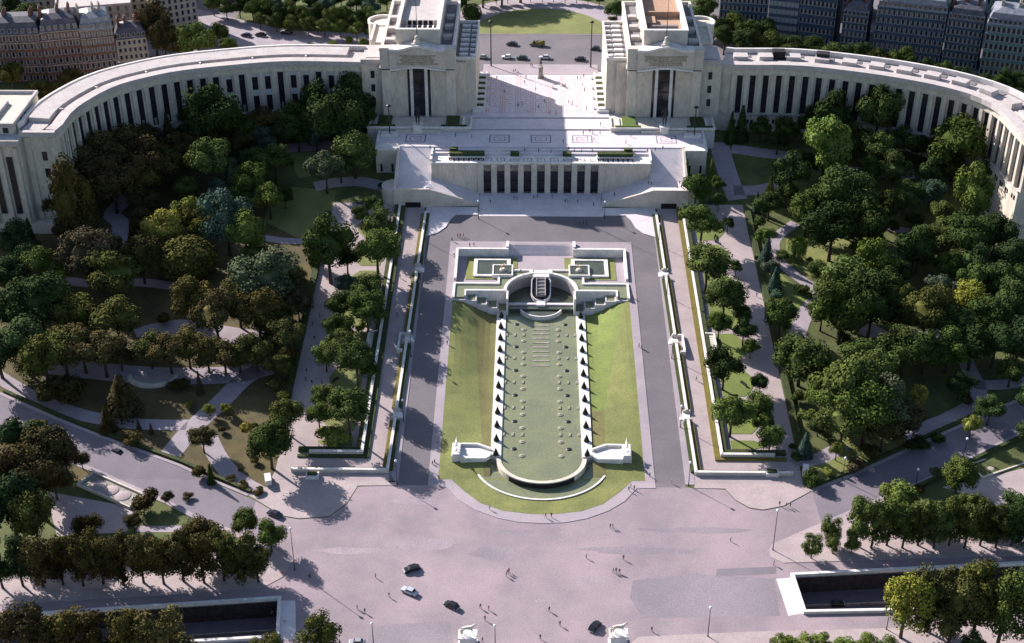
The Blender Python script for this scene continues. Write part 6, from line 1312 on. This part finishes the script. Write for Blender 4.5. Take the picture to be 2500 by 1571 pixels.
# ------------------------------------------------------------------ odds and ends
g = U(1320, 190, 28.9); t = thing('column_statue', 'equestrian statue on a tall pedestal at the head of the esplanade', 'statue', g)
b = MB(); b.box(-1.4, 1.4, -1.4, 1.4, 0, .6); b.box(-.95, .95, -1.2, 1.2, .6, 5.0); b.box(-1.1, 1.1, -1.6, 1.6, 5, 5.5); b.build('pedestal', 'stone_dirty', t)
addmesh('horse', hm, t, (0, 0, 5.5), pi, 1.5, 'bronze'); addmesh('rider', bm_, t, (0, 0, 7.0), pi, 1.3, 'bronze')
for s, q in ((-1, [(700, 352), (742, 318), (1000, 370), (972, 436)]), (1, [(2420, 0), (0, 0), (0, 0), (0, 0)])):
    c = UG(*((272, 1200) if s < 0 else (2448, 1128))).xy; ax = (UG(310, 1222).xy-UG(215, 1180).xy) if s < 0 else (UG(2500, 1112).xy-UG(2410, 1145).xy)
    t = thing('sand_pit', f'long stone-walled sand pit with round mounds below the {SIDE[s]} avenue', 'play area', (c.x, c.y, 0), atan2(ax.y, ax.x)); L = 11; w = 3.6
    b = MB(); b.box(-L, L, -w, -w+.5, 0, 1.0); b.box(-L, L-1, w-.5, w, 0, 1.0); b.box(-L, -L+.5, -w+.5, w-.5, 0, .99); b.box(L-.5, L, -w+.5, w-.5, 0, .99); b.build('wall', 'stone', t)
    b = MB(); b.box(-L+.5, L-.5, -w+.5, w-.5, 0, .3); b.build('sand', 'stone_dirty', t)
    for k, x in enumerate((-5, 0, 5)): b = MB(); b.lathe((x, 0, .3), [(2.5, 0), (2.2, .2), (1.2, .38), (.3, .42)], 16); b.build('mound', 'gravel', t)
c = UG(372, 928).xy; t = thing('round_pond', 'half-round stone pond at the edge of the left gravel walk', 'pond', (c.x, c.y, G(c.y)))
b = MB(); a1 = arc(0, 2, 8.6, 6.6, 180, 360, 24); a2 = arc(0, 2, 7.2, 5.2, 180, 360, 24)
for i in range(24): b.prism([a1[i], a1[i+1], a2[i+1], a2[i]], -.5, .8)
b.build('rim', 'stone', t); b = MB(); b.prism(a2, -.4, .4); b.build('basin', 'gravel', t)
for (x, y, a, lb) in ((930, 452, 0, 'dark low shrub bed beside the left ramp'),):
    tree(x/D*1.0, y/D, 26, 'bush', 'dk', 'x'); trees[-1][0]['label'] = lb
for k, (px, py) in enumerate(((786, 1178), (1884, 1172))):
    g = UG(px if k else 763, py-12, .1); t = thing('gate_pier', f'square stone pier with dark planting at the {("left","right")[k]} end of the outer parapet', 'pier', g); b = MB(); b.box(-2, 2, -1.2, -.7, 0, 1.3); b.box(-2, 2, .8, 1.3, 0, 1.3); b.box(-2, -1.5, -.7, .8, 0, 1.3); b.box(1.5, 2, -.7, .8, 0, 1.3); b.build('planter_wall', 'white_stone', t); b = MB(); b.box(-1.5, 1.5, -.7, .8, 0, 1.7); b.build('planting', 'hedge', t)
bn = None
for i, (px, py) in enumerate(((1738, 497), (1746, 580), (1753, 595), (1760, 685), (1765, 700), (1815, 940), (1790, 970), (820, 930), (795, 1065), (880, 500), (815, 1075), (1860, 1075))):
    g = UG(px, py, .15); lb = f'dark garden bench on the promenade lawns, {ORD[i]} in the row'
    if bn is None:
        bn = thing('park_bench', lb, 'bench', g, .3, 'benches on the promenade lawns'); b = MB(); b.box(-1.6, 1.6, -.25, .25, .4, .48); b.build('seat', 'metal_dark', bn); b = MB(); b.box(-1.6, 1.6, .22, .3, .5, .95); b.build('backrest', 'metal_dark', bn)
        for x in (-1.4, 1.4): b = MB(); b.box(x-.06, x+.06, -.25, .25, 0, .4); b.build('leg', 'metal_dark', bn)
    else: dup(bn, g, .3+i, lb)
for P, sd, lb in ((AVL[1:], 1, 'dark low hedge between the left avenue and the garden'), (AVR, 1, 'dark low hedge between the right avenue and the garden'), (AVRb[:0:-1], 1, 'hedge on the near side of the right avenue')):
    h = MB()
    for a, e in zip(P, P[1:]):
        a, e = Vector(a), Vector(e); ax = (e-a).normalized(); nn = Vector((-ax.y, ax.x))*sd; h.prism([a+nn*1.4, e+nn*1.4, e+nn*2.5, a+nn*2.5], lambda x, y: G(y), lambda x, y: G(y)+.9)
    tag(h.build('tall_hedge', 'hedge'), lb, 'hedge')
# cemetery wall at the top left
wp = [UG(*p).xy for p in ((495, -6), (560, 14), (700, 45), (820, 62), (905, 66))]
b = MB()
for a, e in zip(wp, wp[1:]):
    ax = (e-a).normalized(); nn = Vector((-ax.y, ax.x)); b.prism([a, e, e+nn*.8, a+nn*.8], 28.8, 35.5)
tag(b.build('retaining_wall', 'trench_wall'), 'high dark retaining wall behind the belt of trees at the top left', 'wall')
